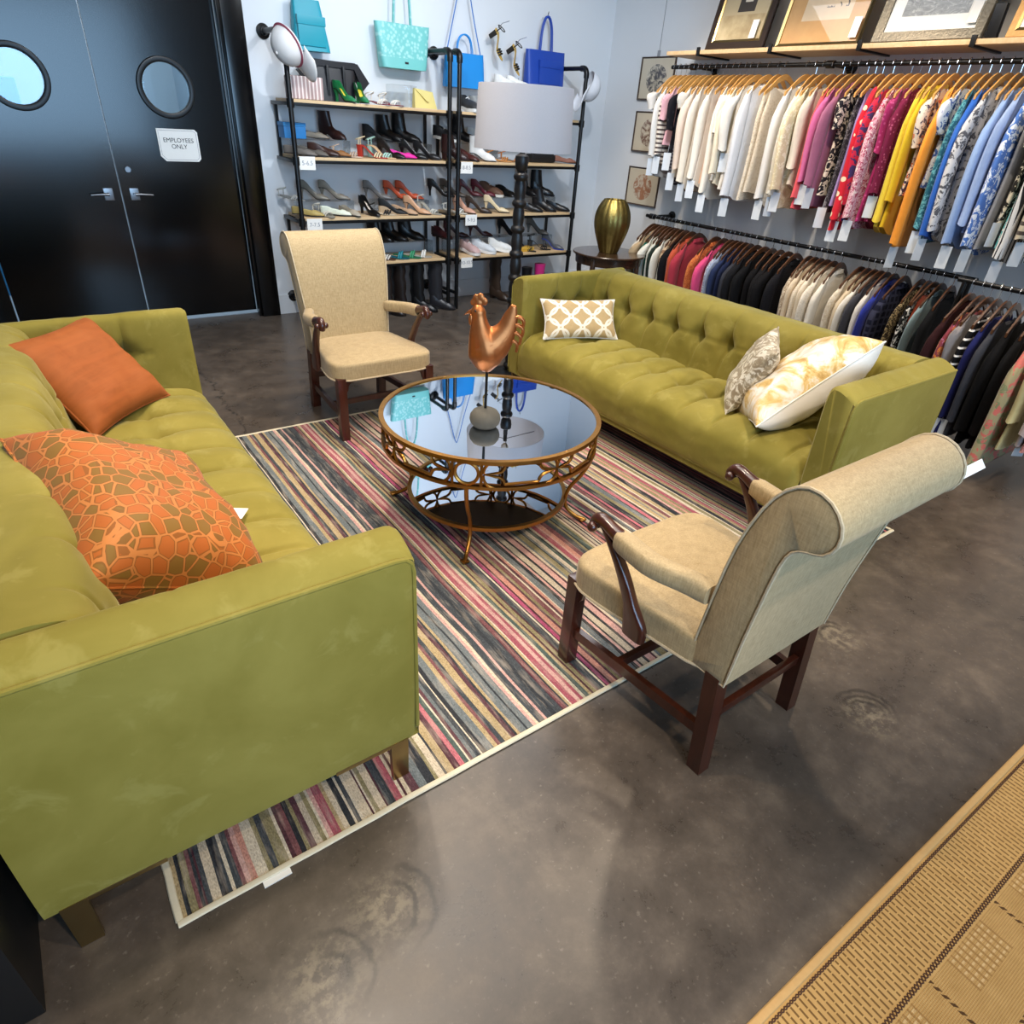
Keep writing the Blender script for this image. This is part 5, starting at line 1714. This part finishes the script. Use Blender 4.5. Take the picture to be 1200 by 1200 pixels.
def cap(label, loc, ex, ez, c, band=None):
    root = thing('baseball_cap', label, 'hat', loc)
    ex, ez = Vector(ex), Vector(ez)
    root.matrix_world = frame_from(ex, ez.cross(ex), loc) @ Matrix.Scale(1.35, 4)
    m = plain('cap_' + c, c, 0.8, 0, 0.05, 20, 0.2, 200)
    cr = MB()
    cr.grid(lambda u, v: (0.098 * math.cos(2 * PI * u) * math.sin(v * PI / 2 + 1e-3) * (1 + 0.02 * math.cos(12 * PI * u)), 0.085 * math.sin(2 * PI * u) * math.sin(v * PI / 2 + 1e-3), 0.105 * math.cos(v * PI / 2) ** 0.8 if v < 1 else 0.0), 36, 12, cu=True)
    cr.obj('crown', m, root, 60)
    br = MB()
    br.grid(lambda u, v: (0.085 * math.cos((u - 0.5) * 2.3) + 0.115 * v * math.cos((u - 0.5) * 1.9) ** 0.6, 0.088 * math.sin((u - 0.5) * 2.3) / math.sin(1.15) * (1 - 0.12 * v), 0.004 - 0.02 * v - 0.018 * (2 * u - 1) ** 2), 16, 8)
    o = br.obj('visor', m, root, 60)
    md = o.modifiers.new('thick', 'SOLIDIFY')
    md.thickness = 0.005
    MB().sphere((0, 0, 0.105), 0.008, 10, 6).obj('cap_button', m, root)
    if band:
        MB().tube([(0.0985 * math.cos(2 * PI * k / 36), 0.0855 * math.sin(2 * PI * k / 36), 0.016) for k in range(36)], 0.010, 8, loop=True, ry=0.4).obj('hat_band', plain('cap_band', band, 0.7), root)


cap('white cap with a burgundy band hanging on the left rack pipe', (2.04, 5.72, 2.075), (0.50, -0.12, -0.86), (-0.80, -0.28, -0.45), 'dcd9d6', '9c4a5a')
cap('plain white cap hanging on the right rack pipe', (4.955, 5.70, 2.03), (-0.45, -0.20, -0.86), (0.78, -0.25, -0.35), 'd5d8de')

stand = MB().box(4.14, 4.50, 6.0, 6.12, 1.737, 1.93, 0.003)
tag(stand.obj('acrylic_block', 'acrylic', None, 0), 'tall clear acrylic block behind the lamp shade carrying white sneakers', 'riser')
for n_, (x, lab) in enumerate(((4.26, 'white sneaker above the lamp shade top edge, left of its pair'), (4.40, 'white sneaker above the lamp shade top edge, right of its pair'))):
    w_ = dup(SHOE_CACHE[('sneaker', 'e8e6e0', 'f0eee8')], (x, 6.05, 1.932), math.radians(-35))
    tag(w_, lab, 'shoe', 'shoes on the display shelves')
# ------------------------------------------------------------------ clothes rails
def rail(label, x, z, y0, y1, brackets, posts=()):
    root = thing('clothes_rail', label, 'rail')
    MB().tube([(x, y0, z), (x, y1, z)], 0.0165, 12).obj('bar', 'blackmetal', root, 50)
    for y in brackets:
        b = MB()
        b.tube([(x, y, z), (BX1 - 0.012, y, z)], 0.0145, 10)
        b.obj('bracket_arm', 'blackmetal', root, 50)
        MB().tube([(x, y - 0.03, z), (x, y + 0.03, z)], 0.026, 12).obj('tee_joint', 'blackmetal', root, 50)
        f = MB()
        f.lathe([(0.0001, 0), (0.045, 0), (0.045, 0.010), (0.026, 0.02), (0.026, 0.035)], seg=20)
        fo = f.obj('wall_flange', 'blackmetal', root, 40, (BX1 - 0.001, y, z))
        fo.rotation_euler = (0, -PI / 2, 0)
    for y in posts:
        MB().tube([(x, y, 0), (x, y, z)], 0.0145, 10).obj('post', 'blackmetal', root, 50)
    return root


UX, UZ, LX, LZ, RXX, RZ_ = 5.40, 2.205, 5.40, 0.94, 4.64, 1.035
rail('upper black pipe clothes rail under the picture shelf', UX, UZ, 1.0, 5.03, (4.77, 3.42, 1.2))
rail('lower black pipe clothes rail behind the right sofa', LX, LZ, 1.86, 5.06, (4.98,), (1.90,))
fr_ = thing('clothes_rail', 'freestanding black clothes rail at the right edge, beyond the armchair', 'rail')
MB().tube([(RXX, 0.55, RZ_), (RXX, 1.70, RZ_)], 0.0145, 10).obj('bar', 'blackmetal', fr_, 50)
for y in (0.60, 1.66):
    MB().tube([(RXX, y, 0.03), (RXX, y, RZ_)], 0.0145, 10).obj('post', 'blackmetal', fr_, 50)
    MB().tube([(RXX - 0.25, y, 0.015), (RXX + 0.25, y, 0.015)], 0.0145, 10).obj('foot', 'blackmetal', fr_, 50)


# ------------------------------------------------------------------ hangers
def make_hanger(wood, label, group):
    h = MB()
    pts = catmull([(-0.215, 0, -0.205), (-0.15, 0, -0.160), (-0.08, 0, -0.108), (0, 0, -0.080), (0.08, 0, -0.108), (0.15, 0, -0.160), (0.215, 0, -0.205)], 3)
    h.loft([[(p.x, -0.0055, p.z - 0.017 * k), (p.x, 0.0055, p.z - 0.017 * k), (p.x, 0.0055, p.z + 0.017 * k), (p.x, -0.0055, p.z + 0.017 * k)] for i, p in enumerate(pts) for k in [0.75 + 0.45 * math.sin(PI * i / (len(pts) - 1))]])
    o = h.obj('clothes_hanger', wood, None, 40)
    hk = MB()
    hk.tube([(0, 0, -0.088), (0, 0, -0.03)] + [(-0.021 + 0.021 * math.cos(a), 0, -0.012 + 0.031 * math.sin(a) + 0.004) for a in (0.0, 0.5, 1.0, 1.57, 2.1, 2.7, 3.3)], 0.0022, 5)
    hk.obj('hook', 'chrome', o)
    return tag(o, label, 'hanger', group)


HANG = {}


def hanger(kind, loc, rz, short):
    wood_, grp, wd = {'u': ('pale', 'hangers on the upper rail', 'hangerwood'), 'l': ('dark', 'hangers on the lower rail', 'hangerdark'), 'r': ('brown', 'hangers on the freestanding rail', 'hangerdark')}[kind]
    lab = f'{wood_} wooden clothes hanger carrying the {short}'
    if kind not in HANG:
        HANG[kind] = make_hanger(wd, lab, grp)
        o = HANG[kind]
        o.location, o.rotation_euler = loc, (0, 0, rz)
    else:
        dup(HANG[kind], loc, rz, lab)


# ------------------------------------------------------------------ garments
GM = {}


def cloth(pat, c1, c2=None, c3=None, sc=1.0):
    key = (pat, c1, c2, c3, sc)
    if key in GM:
        return GM[key]
    t = NT('cloth_%s_%s' % (pat, c1))
    v = t.coord()
    p = t.sep(v)
    a = hexc(c1)
    b = hexc(c2) if c2 else a
    base = t.mix(t.noise(v, 12, 2), tuple(x * 0.9 for x in a), a)
    if pat == 'hstripe':
        base = t.mix(t.math('GREATER_THAN', t.math('SINE', t.math('MULTIPLY', p[2], 230.0 * sc)), 0.25), base, b)
    elif pat == 'vstripe':
        q = t.math('ADD', t.math('MULTIPLY', p[1], 420.0 * sc), t.math('MULTIPLY', p[0], 260.0 * sc))
        base = t.mix(t.math('GREATER_THAN', t.math('SINE', q), 0.3), base, b)
    elif pat == 'bars':
        base = t.mix(t.math('GREATER_THAN', t.math('SINE', t.math('MULTIPLY', p[2], 95.0 * sc)), 0.72), base, b)
    elif pat == 'dots':
        d = t.voro(v, 17 * sc)[0]
        base = t.mix(t.math('LESS_THAN', d, 0.26), base, b)
        if c3:
            d2 = t.voro(t.coord(loc=(3, 1, 2)), 13 * sc)[0]
            base = t.mix(t.math('LESS_THAN', d2, 0.22), base, hexc(c3))
    elif pat == 'floral':
        n = t.noise(v, 16 * sc, 4, 0.6, 2.0)
        base = t.mix(t.math('GREATER_THAN', n, 0.53), base, b)
        if c3:
            n2 = t.noise(t.coord(loc=(5, 3, 1)), 20 * sc, 3, 0.6, 1.5)
            base = t.mix(t.math('GREATER_THAN', n2, 0.60), base, hexc(c3))
    elif pat == 'check':
        s1 = t.math('GREATER_THAN', t.math('SINE', t.math('MULTIPLY', p[2], 120.0 * sc)), 0.5)
        s2 = t.math('GREATER_THAN', t.math('SINE', t.math('MULTIPLY', p[0], 120.0 * sc)), 0.5)
        base = t.mix(t.math('MULTIPLY', t.math('MAXIMUM', s1, s2), 0.7), base, b)
    elif pat == 'knit':
        n = t.math('SINE', t.math('MULTIPLY', p[2], 420.0 * sc))
        base = t.mix(t.ramp(n, (0.2, 0.0), (0.8, 0.5)), base, b)
    elif pat == 'lace':
        d = t.voro(v, 70 * sc)[0]
        base = t.mix(t.ramp(d, (0.15, 1.0), (0.5, 0.0)), base, b)
    t.set(base=base, rough=0.8, sheen=0.15 if sum(a) > 0.25 else 0.02, spec=0.25 if sum(a) > 0.25 else 0.1)
    t.bump(t.math('ADD', t.noise(v, 22, 3), t.math('MULTIPLY', t.noise(v, 400, 1), 0.15)), 0.35, 0.012)
    GM[key] = t.m
    return t.m


GID = [0]


def garment(name, label, cat, group, loc, rz, kind, L, SL, ty, m, tagc=False, big=1.0, m2=None):
    """local: x across the shoulders, z down from the rail; ty: half thickness front to back"""
    GID[0] += 1
    sd = GID[0] * 3.7
    NT_, NS = 26, 12
    nk = rnd.uniform(0.02, 0.045) if kind == 'jacket' else rnd.uniform(0.05, 0.10)
    dx_ = rnd.uniform(-0.02, 0.03)
    el_ = rnd.uniform(-0.02, 0.035)
    zt = lambda x: -0.098 - 0.115 * (abs(x) / 0.2) ** 1.1 - nk * (1 - smoothstep(0.02, 0.11, abs(x)))
    flare = {'dress': 0.045, 'tank': 0.015}.get(kind, 0.02)
    rings = []
    for i in range(NS):
        s = i / (NS - 1)
        s2 = s ** 1.15
        hw = (0.197 if kind != 'tank' else 0.15 + 0.04 * smoothstep(0.05, 0.3, s)) * big + flare * s - 0.02 * math.sin(PI * s) * (1 if kind != 'jacket' else 0.2)
        r = []
        for j in range(NT_):
            a = 2 * PI * j / NT_
            x = hw * sgp(math.cos(a), 0.75)
            th = ty * (0.30 + 0.70 * smoothstep(0, 0.16, s))
            fold = math.sin(a * 7 + sd) * 0.35 * smoothstep(0.12, 0.7, s) + 0.25 * mnoise.noise(Vector((x * 16, s * 3 + sd, sd)))
            y = th * (sgp(math.sin(a), 0.6) * (0.72 + 0.28 * fold))
            zz = zt(min(0.2, abs(x)))
            hem = -L + 0.018 * mnoise.noise(Vector((x * 9, sd, 1)))
            if kind == 'shirt':
                hem += 0.045 * smoothstep(0.5, 1.0, abs(x) / hw)
            r.append((x, y, zz + (hem - zz) * s2))
        rings.append(r)
    body = MB().loft(rings, cap=True).obj(name, m, None, 70, loc)
    body.rotation_euler = (0, 0, rz)
    tag(body, label, cat, group)
    if kind in ('shirt', 'jacket'):
        c = MB()
        c.loft([[((0.062 + e) * math.cos(2 * PI * j / 18), (ty * 0.62 + e * 0.3) * math.sin(2 * PI * j / 18), -0.112 - nk * 0.6 + dz - 0.016 * math.cos(2 * PI * j / 18) ** 2) for j in range(18)] for e, dz in ((0.006, -0.012), (0.002, 0.022), (0.010, 0.024), (0.020, -0.010))], cap=False)
        c.obj('collar', m2 or m, body, 70)
    if SL > 0:
        for sx in (-1, 1):
            rg = []
            K = 10
            puff = 1.25 if kind == 'puff' else 1.0
            lean = 0.02 * mnoise.noise(Vector((sd, sx, 0.5)))
            for k in range(K):
                t = k / (K - 1)
                zc = -0.195 - (SL - 0.195) * t
                xc = sx * (0.190 * big + (0.055 + dx_) * smoothstep(0, 0.30, t) + el_ * math.sin(PI * t) - 0.012 * t)
                rx = (0.036 + 0.020 * smoothstep(0, 0.2, t) - 0.016 * smoothstep(0.45, 0.92, t)) * puff * (1.15 if kind == 'jacket' else 1.0)
                ry = ty * (0.55 + 0.45 * smoothstep(0, 0.25, t)) * 0.98
                if t > 0.9 and SL > 0.45 and kind != 'jacket':
                    rx *= 1.10
                rg.append([(xc + rx * math.cos(a) * (1 + 0.10 * math.sin(3 * a + sd + 5 * t)), lean * t + ry * math.sin(a) * (0.9 + 0.1 * math.sin(4 * a + sd)), zc + (-0.045 * math.cos(a) * sx if k == 0 else 0.006 * math.sin(a * 2 + sd))) for a in [2 * PI * j / 14 for j in range(14)]])
            MB().loft(rg).obj('sleeve', m, body, 70)
    if tagc:
        b = MB()
        zb = -max(SL, 0.30) if SL > 0.5 else -L + 0.06
        b.box(-0.034, 0.034, -0.0008, 0.0008, -0.165, -0.02)
        b.tube([(0, 0, -0.02), (0.004, 0, 0.05)], 0.0012, 4)
        to = b.obj('price_tag', 'tagpaper', body, 0, (-0.225, -0.006, zb))
        to.rotation_euler = (0, 0, math.radians(-50 + 25 * math.sin(sd)))
    return body


KN = dict(shirt='blouse', tee='tee_shirt', tank='tank_top', jacket='jacket', dress='dress', puff='puff_sleeve_top')
KC = dict(shirt='blouse', tee='shirt', tank='top', jacket='jacket', dress='dress', puff='top')


def hang_row(rows, hk, X, Z, place, group):
    ys = [r[0] for r in rows]
    for i, (y, kind, L, SL, pat, short, tg_, *ex) in enumerate(rows):
        gp = min([abs(y - ys[k]) for k in (i - 1, i + 1) if 0 <= k < len(ys)])
        ty = min(0.060, max(0.016, gp * 0.50)) * (ex[0] if ex else 1.0)
        rz = math.radians(rnd.uniform(-5, 5))
        if i == 0:
            pl = f'far end of the {place}'
        else:
            pl = f'{place}, right after the {rows[i - 1][5]}'
        lab = f'{short}, {pl}'
        ws = lab.split()
        assert len(ws) <= 16, lab
        garment(KN[kind], lab, KC[kind], group, (X, y, Z), rz, kind, L, SL, ty, cloth(*pat), tg_, ex[1] if len(ex) > 1 else 1.0)
        hanger(hk, (X, y, Z), rz, short)


UP = [
    (4.97, 'tee', 0.66, 0.34, ('plain', 'd2cec8'), 'short white tee', 0),
    (4.91, 'shirt', 0.90, 0.72, ('plain', 'd8d6d2'), 'white long-sleeved top', 1),
    (4.85, 'shirt', 0.80, 0.70, ('hstripe', 'ddd2c4', '4a3c3a', None, 0.75), 'cream blouse with dark stripes', 1),
    (4.79, 'tee', 0.62, 0.42, ('plain', 'd9a9b2'), 'pale pink top', 0),
    (4.735, 'tee', 0.72, 0.50, ('dots', '1b1a1f', '2c2b32'), 'black tee', 1),
    (4.68, 'tank', 0.95, 0.0, ('hstripe', '2e2d33', '6d6a70', None, 1.0), 'dark striped tank', 0),
    (4.62, 'puff', 0.88, 0.33, ('plain', 'e4ddd0'), 'ivory puff-sleeved top', 1),
    (4.555, 'shirt', 0.92, 0.80, ('plain', 'decab8'), 'blush cream blouse', 0),
    (4.49, 'shirt', 0.98, 0.90, ('plain', 'e3d9c8'), 'cream long shirt', 1),
    (4.43, 'tank', 0.84, 0.0, ('plain', 'e0c6b0'), 'peach tank', 0),
    (4.37, 'shirt', 0.94, 0.86, ('plain', 'e2dccf'), 'ivory button shirt', 1),
    (4.305, 'tank', 0.90, 0.0, ('plain', 'c99b78'), 'tan strappy top', 0),
    (4.245, 'shirt', 1.02, 0.96, ('plain', 'e6dfd2'), 'long ivory tunic', 1),
    (4.18, 'tee', 0.86, 0.50, ('plain', 'e8e2d8'), 'soft white tee', 0),
    (4.12, 'shirt', 0.92, 0.80, ('plain', 'dcd2bc'), 'warm cream blouse', 0),
    (4.05, 'shirt', 0.96, 0.62, ('plain', 'e2ddd4'), 'off-white elbow blouse', 1),
    (3.95, 'shirt', 1.00, 0.96, ('plain', 'd3d6dc'), 'crisp bluish-white shirt', 1, 0.9, 1.06),
    (3.86, 'tank', 0.98, 0.0, ('lace', 'd8cdba', 'b5a68e', None, 1), 'beige lace top', 0),
    (3.79, 'tank', 0.92, 0.0, ('lace', 'd3c8b6', 'c0b29c', None, 0.7), 'stone beige top', 0),
    (3.60, 'shirt', 1.02, 0.94, ('plain', 'e0dedb'), 'bright white shirt', 1),
    (3.53, 'shirt', 0.98, 0.90, ('dots', 'ddd5c2', 'efe9db', None, 1.6), 'cream spotted blouse', 1),
    (3.46, 'puff', 1.00, 0.86, ('floral', 'd9c9a4', 'e7dcc2', None, 1), 'buttery floral blouse', 1),
    (3.38, 'shirt', 0.86, 0.70, ('plain', 'd9d0be'), 'smooth ecru blouse', 0, 0.9),
    (3.30, 'dress', 0.98, 0.90, ('plain', 'd8545c'), 'coral red tunic', 0, 0.85),
    (3.235, 'shirt', 0.92, 0.78, ('plain', 'c9679c'), 'orchid pink shirt', 1),
    (3.175, 'jacket', 0.95, 0.80, ('plain', 'a0617f'), 'dusty mauve jacket', 1),
    (3.11, 'tee', 0.86, 0.42, ('floral', '26242a', 'd6c8b8', None, 0.9), 'black floral tee', 0),
    (3.05, 'tank', 0.98, 0.0, ('floral', '3a393f', '76747b', None, 1.6), 'charcoal patterned tank', 1),
    (2.995, 'tank', 0.92, 0.0, ('plain', '9a86bc'), 'lavender tank', 0),
    (2.92, 'dress', 1.08, 1.00, ('dots', 'c8182c', 'e6cfae', None, 0.8), 'red dress with cream spots', 1, 1.0, 1.14),
    (2.855, 'shirt', 1.06, 0.90, ('floral', 'c41f3e', '3a2a5c', None, 0.7), 'crimson and navy blouse', 0, 1.0, 0.97),
    (2.79, 'shirt', 1.06, 0.98, ('floral', 'd8a7b4', 'a53a5a', 'efe0dc', 2.0), 'pink paisley blouse', 1),
    (2.73, 'tee', 1.00, 0.55, ('dots', '96205a', 'b84a80', None, 2.0), 'magenta dotted tee', 0),
    (2.67, 'shirt', 1.04, 0.80, ('dots', '6d1f3e', '9c4a68', None, 2.2), 'burgundy dotted blouse', 1),
    (2.605, 'shirt', 1.06, 0.98, ('plain', 'd9bf3a'), 'lemon yellow shirt', 0),
    (2.545, 'shirt', 1.06, 0.84, ('plain', 'd0b021'), 'golden yellow blouse', 0),
    (2.485, 'tee', 0.80, 0.50, ('floral', 'ddd0bf', '3a2f4c', 'd0682f', 0.8), 'multicolour patterned tee', 0),
    (2.415, 'dress', 1.12, 1.10, ('plain', 'e8922f'), 'bright orange tunic', 1, 0.95, 1.06),
    (2.345, 'tee', 0.74, 0.42, ('floral', 'd9dde6', '3c5a9c', None, 0.9), 'white and blue print tee', 0),
    (2.285, 'shirt', 1.08, 0.98, ('floral', '1f5f72', '5fa3ac', None, 1.6), 'teal patterned blouse', 1),
    (2.225, 'shirt', 1.06, 1.02, ('plain', '2a62bd'), 'royal blue shirt', 1),
    (2.16, 'shirt', 1.06, 0.98, ('floral', 'c9cace', '54565e', None, 0.7), 'grey speckled blouse', 0),
    (2.105, 'tank', 1.02, 0.0, ('plain', 'b9bcc4'), 'pale grey tank', 0),
    (2.045, 'shirt', 1.08, 1.04, ('plain', '8fabd9'), 'light blue shirt', 1),
    (1.99, 'shirt', 1.02, 0.92, ('plain', '9cb3dc'), 'powder blue blouse', 0),
    (1.93, 'shirt', 1.10, 1.04, ('floral', '4a74bf', 'dbe4f2', None, 0.8), 'blue and white floral shirt', 1),
    (1.875, 'tank', 1.06, 0.0, ('plain', '93979f'), 'mid grey tank', 0),
    (1.82, 'tee', 0.92, 0.46, ('floral', '2c2c2a', 'cfcab8', None, 0.8), 'black and cream leaf tee', 1),
    (1.765, 'tank', 1.02, 0.0, ('floral', '4fb3b8', 'd5e6e4', None, 0.5), 'aqua tie-dye tank', 0),
    (1.70, 'shirt', 1.12, 1.08, ('vstripe', 'd9d8d6', '1c1c20', None, 0.8), 'black and white striped shirt', 1),
    (1.64, 'shirt', 1.06, 0.95, ('hstripe', 'c9bda4', '4a4038', None, 0.5), 'beige banded blouse', 1),
    (1.58, 'tee', 1.00, 0.60, ('plain', '157a45'), 'emerald green top', 0),
    (1.52, 'shirt', 1.04, 0.90, ('plain', '6c7a8c'), 'slate blue shirt', 0),
]
hang_row(UP, 'u', UX, UZ, 'upper rail', 'tops on the upper rail')
LO = [
    (4.94, 'shirt', 0.72, 0.66, ('plain', 'd8cfbd'), 'cream cardigan', 0),
    (4.89, 'jacket', 0.72, 0.64, ('plain', 'b59b78'), 'camel jacket', 0),
    (4.83, 'jacket', 0.74, 0.66, ('plain', '0e5a4c'), 'deep teal jacket', 0),
    (4.775, 'shirt', 0.74, 0.66, ('plain', 'd6d2c4'), 'chalk white cardigan', 0),
    (4.725, 'jacket', 0.74, 0.66, ('plain', 'c9c9bd'), 'pale grey-white jacket', 0),
    (4.675, 'jacket', 0.74, 0.64, ('plain', '26302a'), 'bottle green jacket', 0),
    (4.63, 'shirt', 0.74, 0.66, ('plain', 'd9d4c6'), 'thin ivory cardigan', 0),
    (4.57, 'jacket', 0.74, 0.66, ('hstripe', 'b49a7c', '7c5f48', None, 0.4), 'tan striped knit', 0),
    (4.51, 'jacket', 0.74, 0.64, ('plain', '141316'), 'jet black blazer', 0),
    (4.43, 'jacket', 0.74, 0.68, ('plain', 'b04a2f'), 'rust jacket', 0),
    (4.34, 'jacket', 0.76, 0.68, ('plain', 'a02c3c'), 'crimson coat', 0, 0.9, 1.05),
    (4.13, 'jacket', 0.74, 0.68, ('floral', 'b0562a', 'c8743a', None, 1.8), 'burnt orange textured jacket', 0, 0.7),
    (4.04, 'jacket', 0.74, 0.68, ('plain', 'd8477a'), 'hot pink jacket', 0, 0.8),
    (3.96, 'shirt', 0.74, 0.68, ('floral', '8d95a8', 'c6cad4', None, 1.6), 'grey-blue print jacket', 0),
    (3.905, 'jacket', 0.74, 0.68, ('plain', '8794ac'), 'pale denim jacket', 0),
    (3.855, 'jacket', 0.74, 0.68, ('plain', '2a3556'), 'navy denim jacket', 0),
    (3.80, 'jacket', 0.74, 0.66, ('plain', '1c2440'), 'dark navy blazer', 0),
    (3.745, 'jacket', 0.74, 0.66, ('plain', '33353d'), 'charcoal blazer', 0),
    (3.67, 'jacket', 0.74, 0.66, ('plain', '17181c'), 'soft black blazer', 0),
    (3.59, 'jacket', 0.74, 0.66, ('plain', '101114'), 'black tailored jacket', 0),
    (3.51, 'jacket', 0.74, 0.66, ('plain', '0e0e11'), 'black wool coat', 0),
    (3.43, 'jacket', 0.74, 0.66, ('knit', '121215', '1c1c20'), 'black knit cardigan', 0),
    (3.35, 'jacket', 0.74, 0.66, ('plain', '0f0f12'), 'black crepe jacket', 0),
    (3.27, 'jacket', 0.74, 0.66, ('knit', '141418', '222228'), 'black ribbed cardigan', 0),
    (3.15, 'shirt', 0.74, 0.68, ('floral', '9a8a76', 'c4b7a3', None, 1.5), 'taupe print jacket', 0),
    (3.095, 'jacket', 0.74, 0.68, ('plain', 'cfbfa6'), 'sand jacket', 0),
    (3.04, 'jacket', 0.74, 0.68, ('knit', 'd5c9b4', 'b9ab94'), 'oatmeal knit cardigan', 0),
    (2.985, 'jacket', 0.74, 0.68, ('plain', 'd9cfbc'), 'pale cream jacket', 0),
    (2.925, 'jacket', 0.74, 0.68, ('lace', 'ddd5c6', 'c2b8a6'), 'ivory lace jacket', 0),
    (2.86, 'jacket', 0.76, 0.70, ('plain', 'dad5c9'), 'ivory coat', 0, 0.9, 1.04),
    (2.69, 'jacket', 0.74, 0.68, ('floral', 'd6cebd', 'c3b7a1', None, 2), 'cream fleece jacket', 0),
    (2.635, 'jacket', 0.74, 0.68, ('plain', 'c8b89c'), 'light beige jacket', 0),
    (2.58, 'jacket', 0.76, 0.70, ('plain', 'd8d4ca'), 'off-white blazer', 0),
    (2.53, 'jacket', 0.74, 0.68, ('plain', '43444b'), 'mid charcoal jacket', 0),
    (2.48, 'jacket', 0.74, 0.68, ('plain', 'd4d1ca'), 'white blazer', 0),
    (2.42, 'jacket', 0.76, 0.70, ('plain', '1f2f8f'), 'cobalt blue jacket', 0),
    (2.34, 'jacket', 0.76, 0.70, ('check', '15182a', '3c3f55', None, 1), 'navy checked coat', 0),
    (2.215, 'shirt', 0.76, 0.70, ('floral', '2c251d', '9c8a66', None, 2.2), 'leopard print blouse', 0),
    (2.165, 'shirt', 0.76, 0.70, ('floral', '18181a', 'e4e2de', None, 1.0), 'bold black and white jacket', 0),
    (2.12, 'tank', 0.74, 0.0, ('plain', 'a8472c'), 'brick red vest', 0),
    (2.07, 'jacket', 0.76, 0.70, ('plain', '7c9298'), 'grey-teal jacket', 0),
    (2.0, 'jacket', 0.78, 0.70, ('plain', '131417'), 'black long jacket', 1),
]
hang_row(LO, 'l', LX, LZ, 'lower rail', 'jackets on the lower rail')
RI = [
    (1.60, 'jacket', 0.84, 0.76, ('plain', '2f1718'), 'dark maroon coat', 0),
    (1.545, 'dress', 0.84, 0.70, ('floral', '7c2f3c', 'c9722f', 'b06a8a', 0.8), 'paisley dress', 1),
    (1.50, 'puff', 0.60, 0.50, ('plain', '8a8484'), 'grey ruffled top', 0),
    (1.45, 'dress', 0.86, 0.78, ('bars', '0f0f12', 'e2e0dc', None, 1.4), 'black dress with white bars', 1),
    (1.40, 'dress', 0.86, 0.74, ('plain', '1f2355'), 'navy dress', 1),
    (1.35, 'dress', 0.86, 0.74, ('plain', '3d3e44'), 'smoke grey dress', 0),
    (1.285, 'dress', 0.88, 0.78, ('plain', '0e0e10'), 'black evening dress', 0),
    (1.215, 'dress', 0.88, 0.78, ('plain', '121214'), 'black shift dress', 0),
    (1.10, 'dress', 0.94, 0.92, ('floral', 'a59a74', 'c96a60', '7d8560', 0.5), 'faded floral robe', 0, 0.9, 1.5),
    (1.03, 'puff', 0.80, 0.62, ('plain', 'd6cf9c'), 'pale yellow top', 0, 1.0, 1.4),
    (0.97, 'dress', 0.74, 0.66, ('plain', 'a89c9a'), 'grey-mauve top', 1, 1.0, 1.5),
    (0.91, 'dress', 0.76, 0.66, ('floral', 'c98a84', 'e0b8a8', None, 0.6), 'salmon pink top', 0, 1.0, 1.5),
]
hang_row(RI, 'r', RXX, RZ_, 'freestanding rail', 'dresses on the freestanding rail')
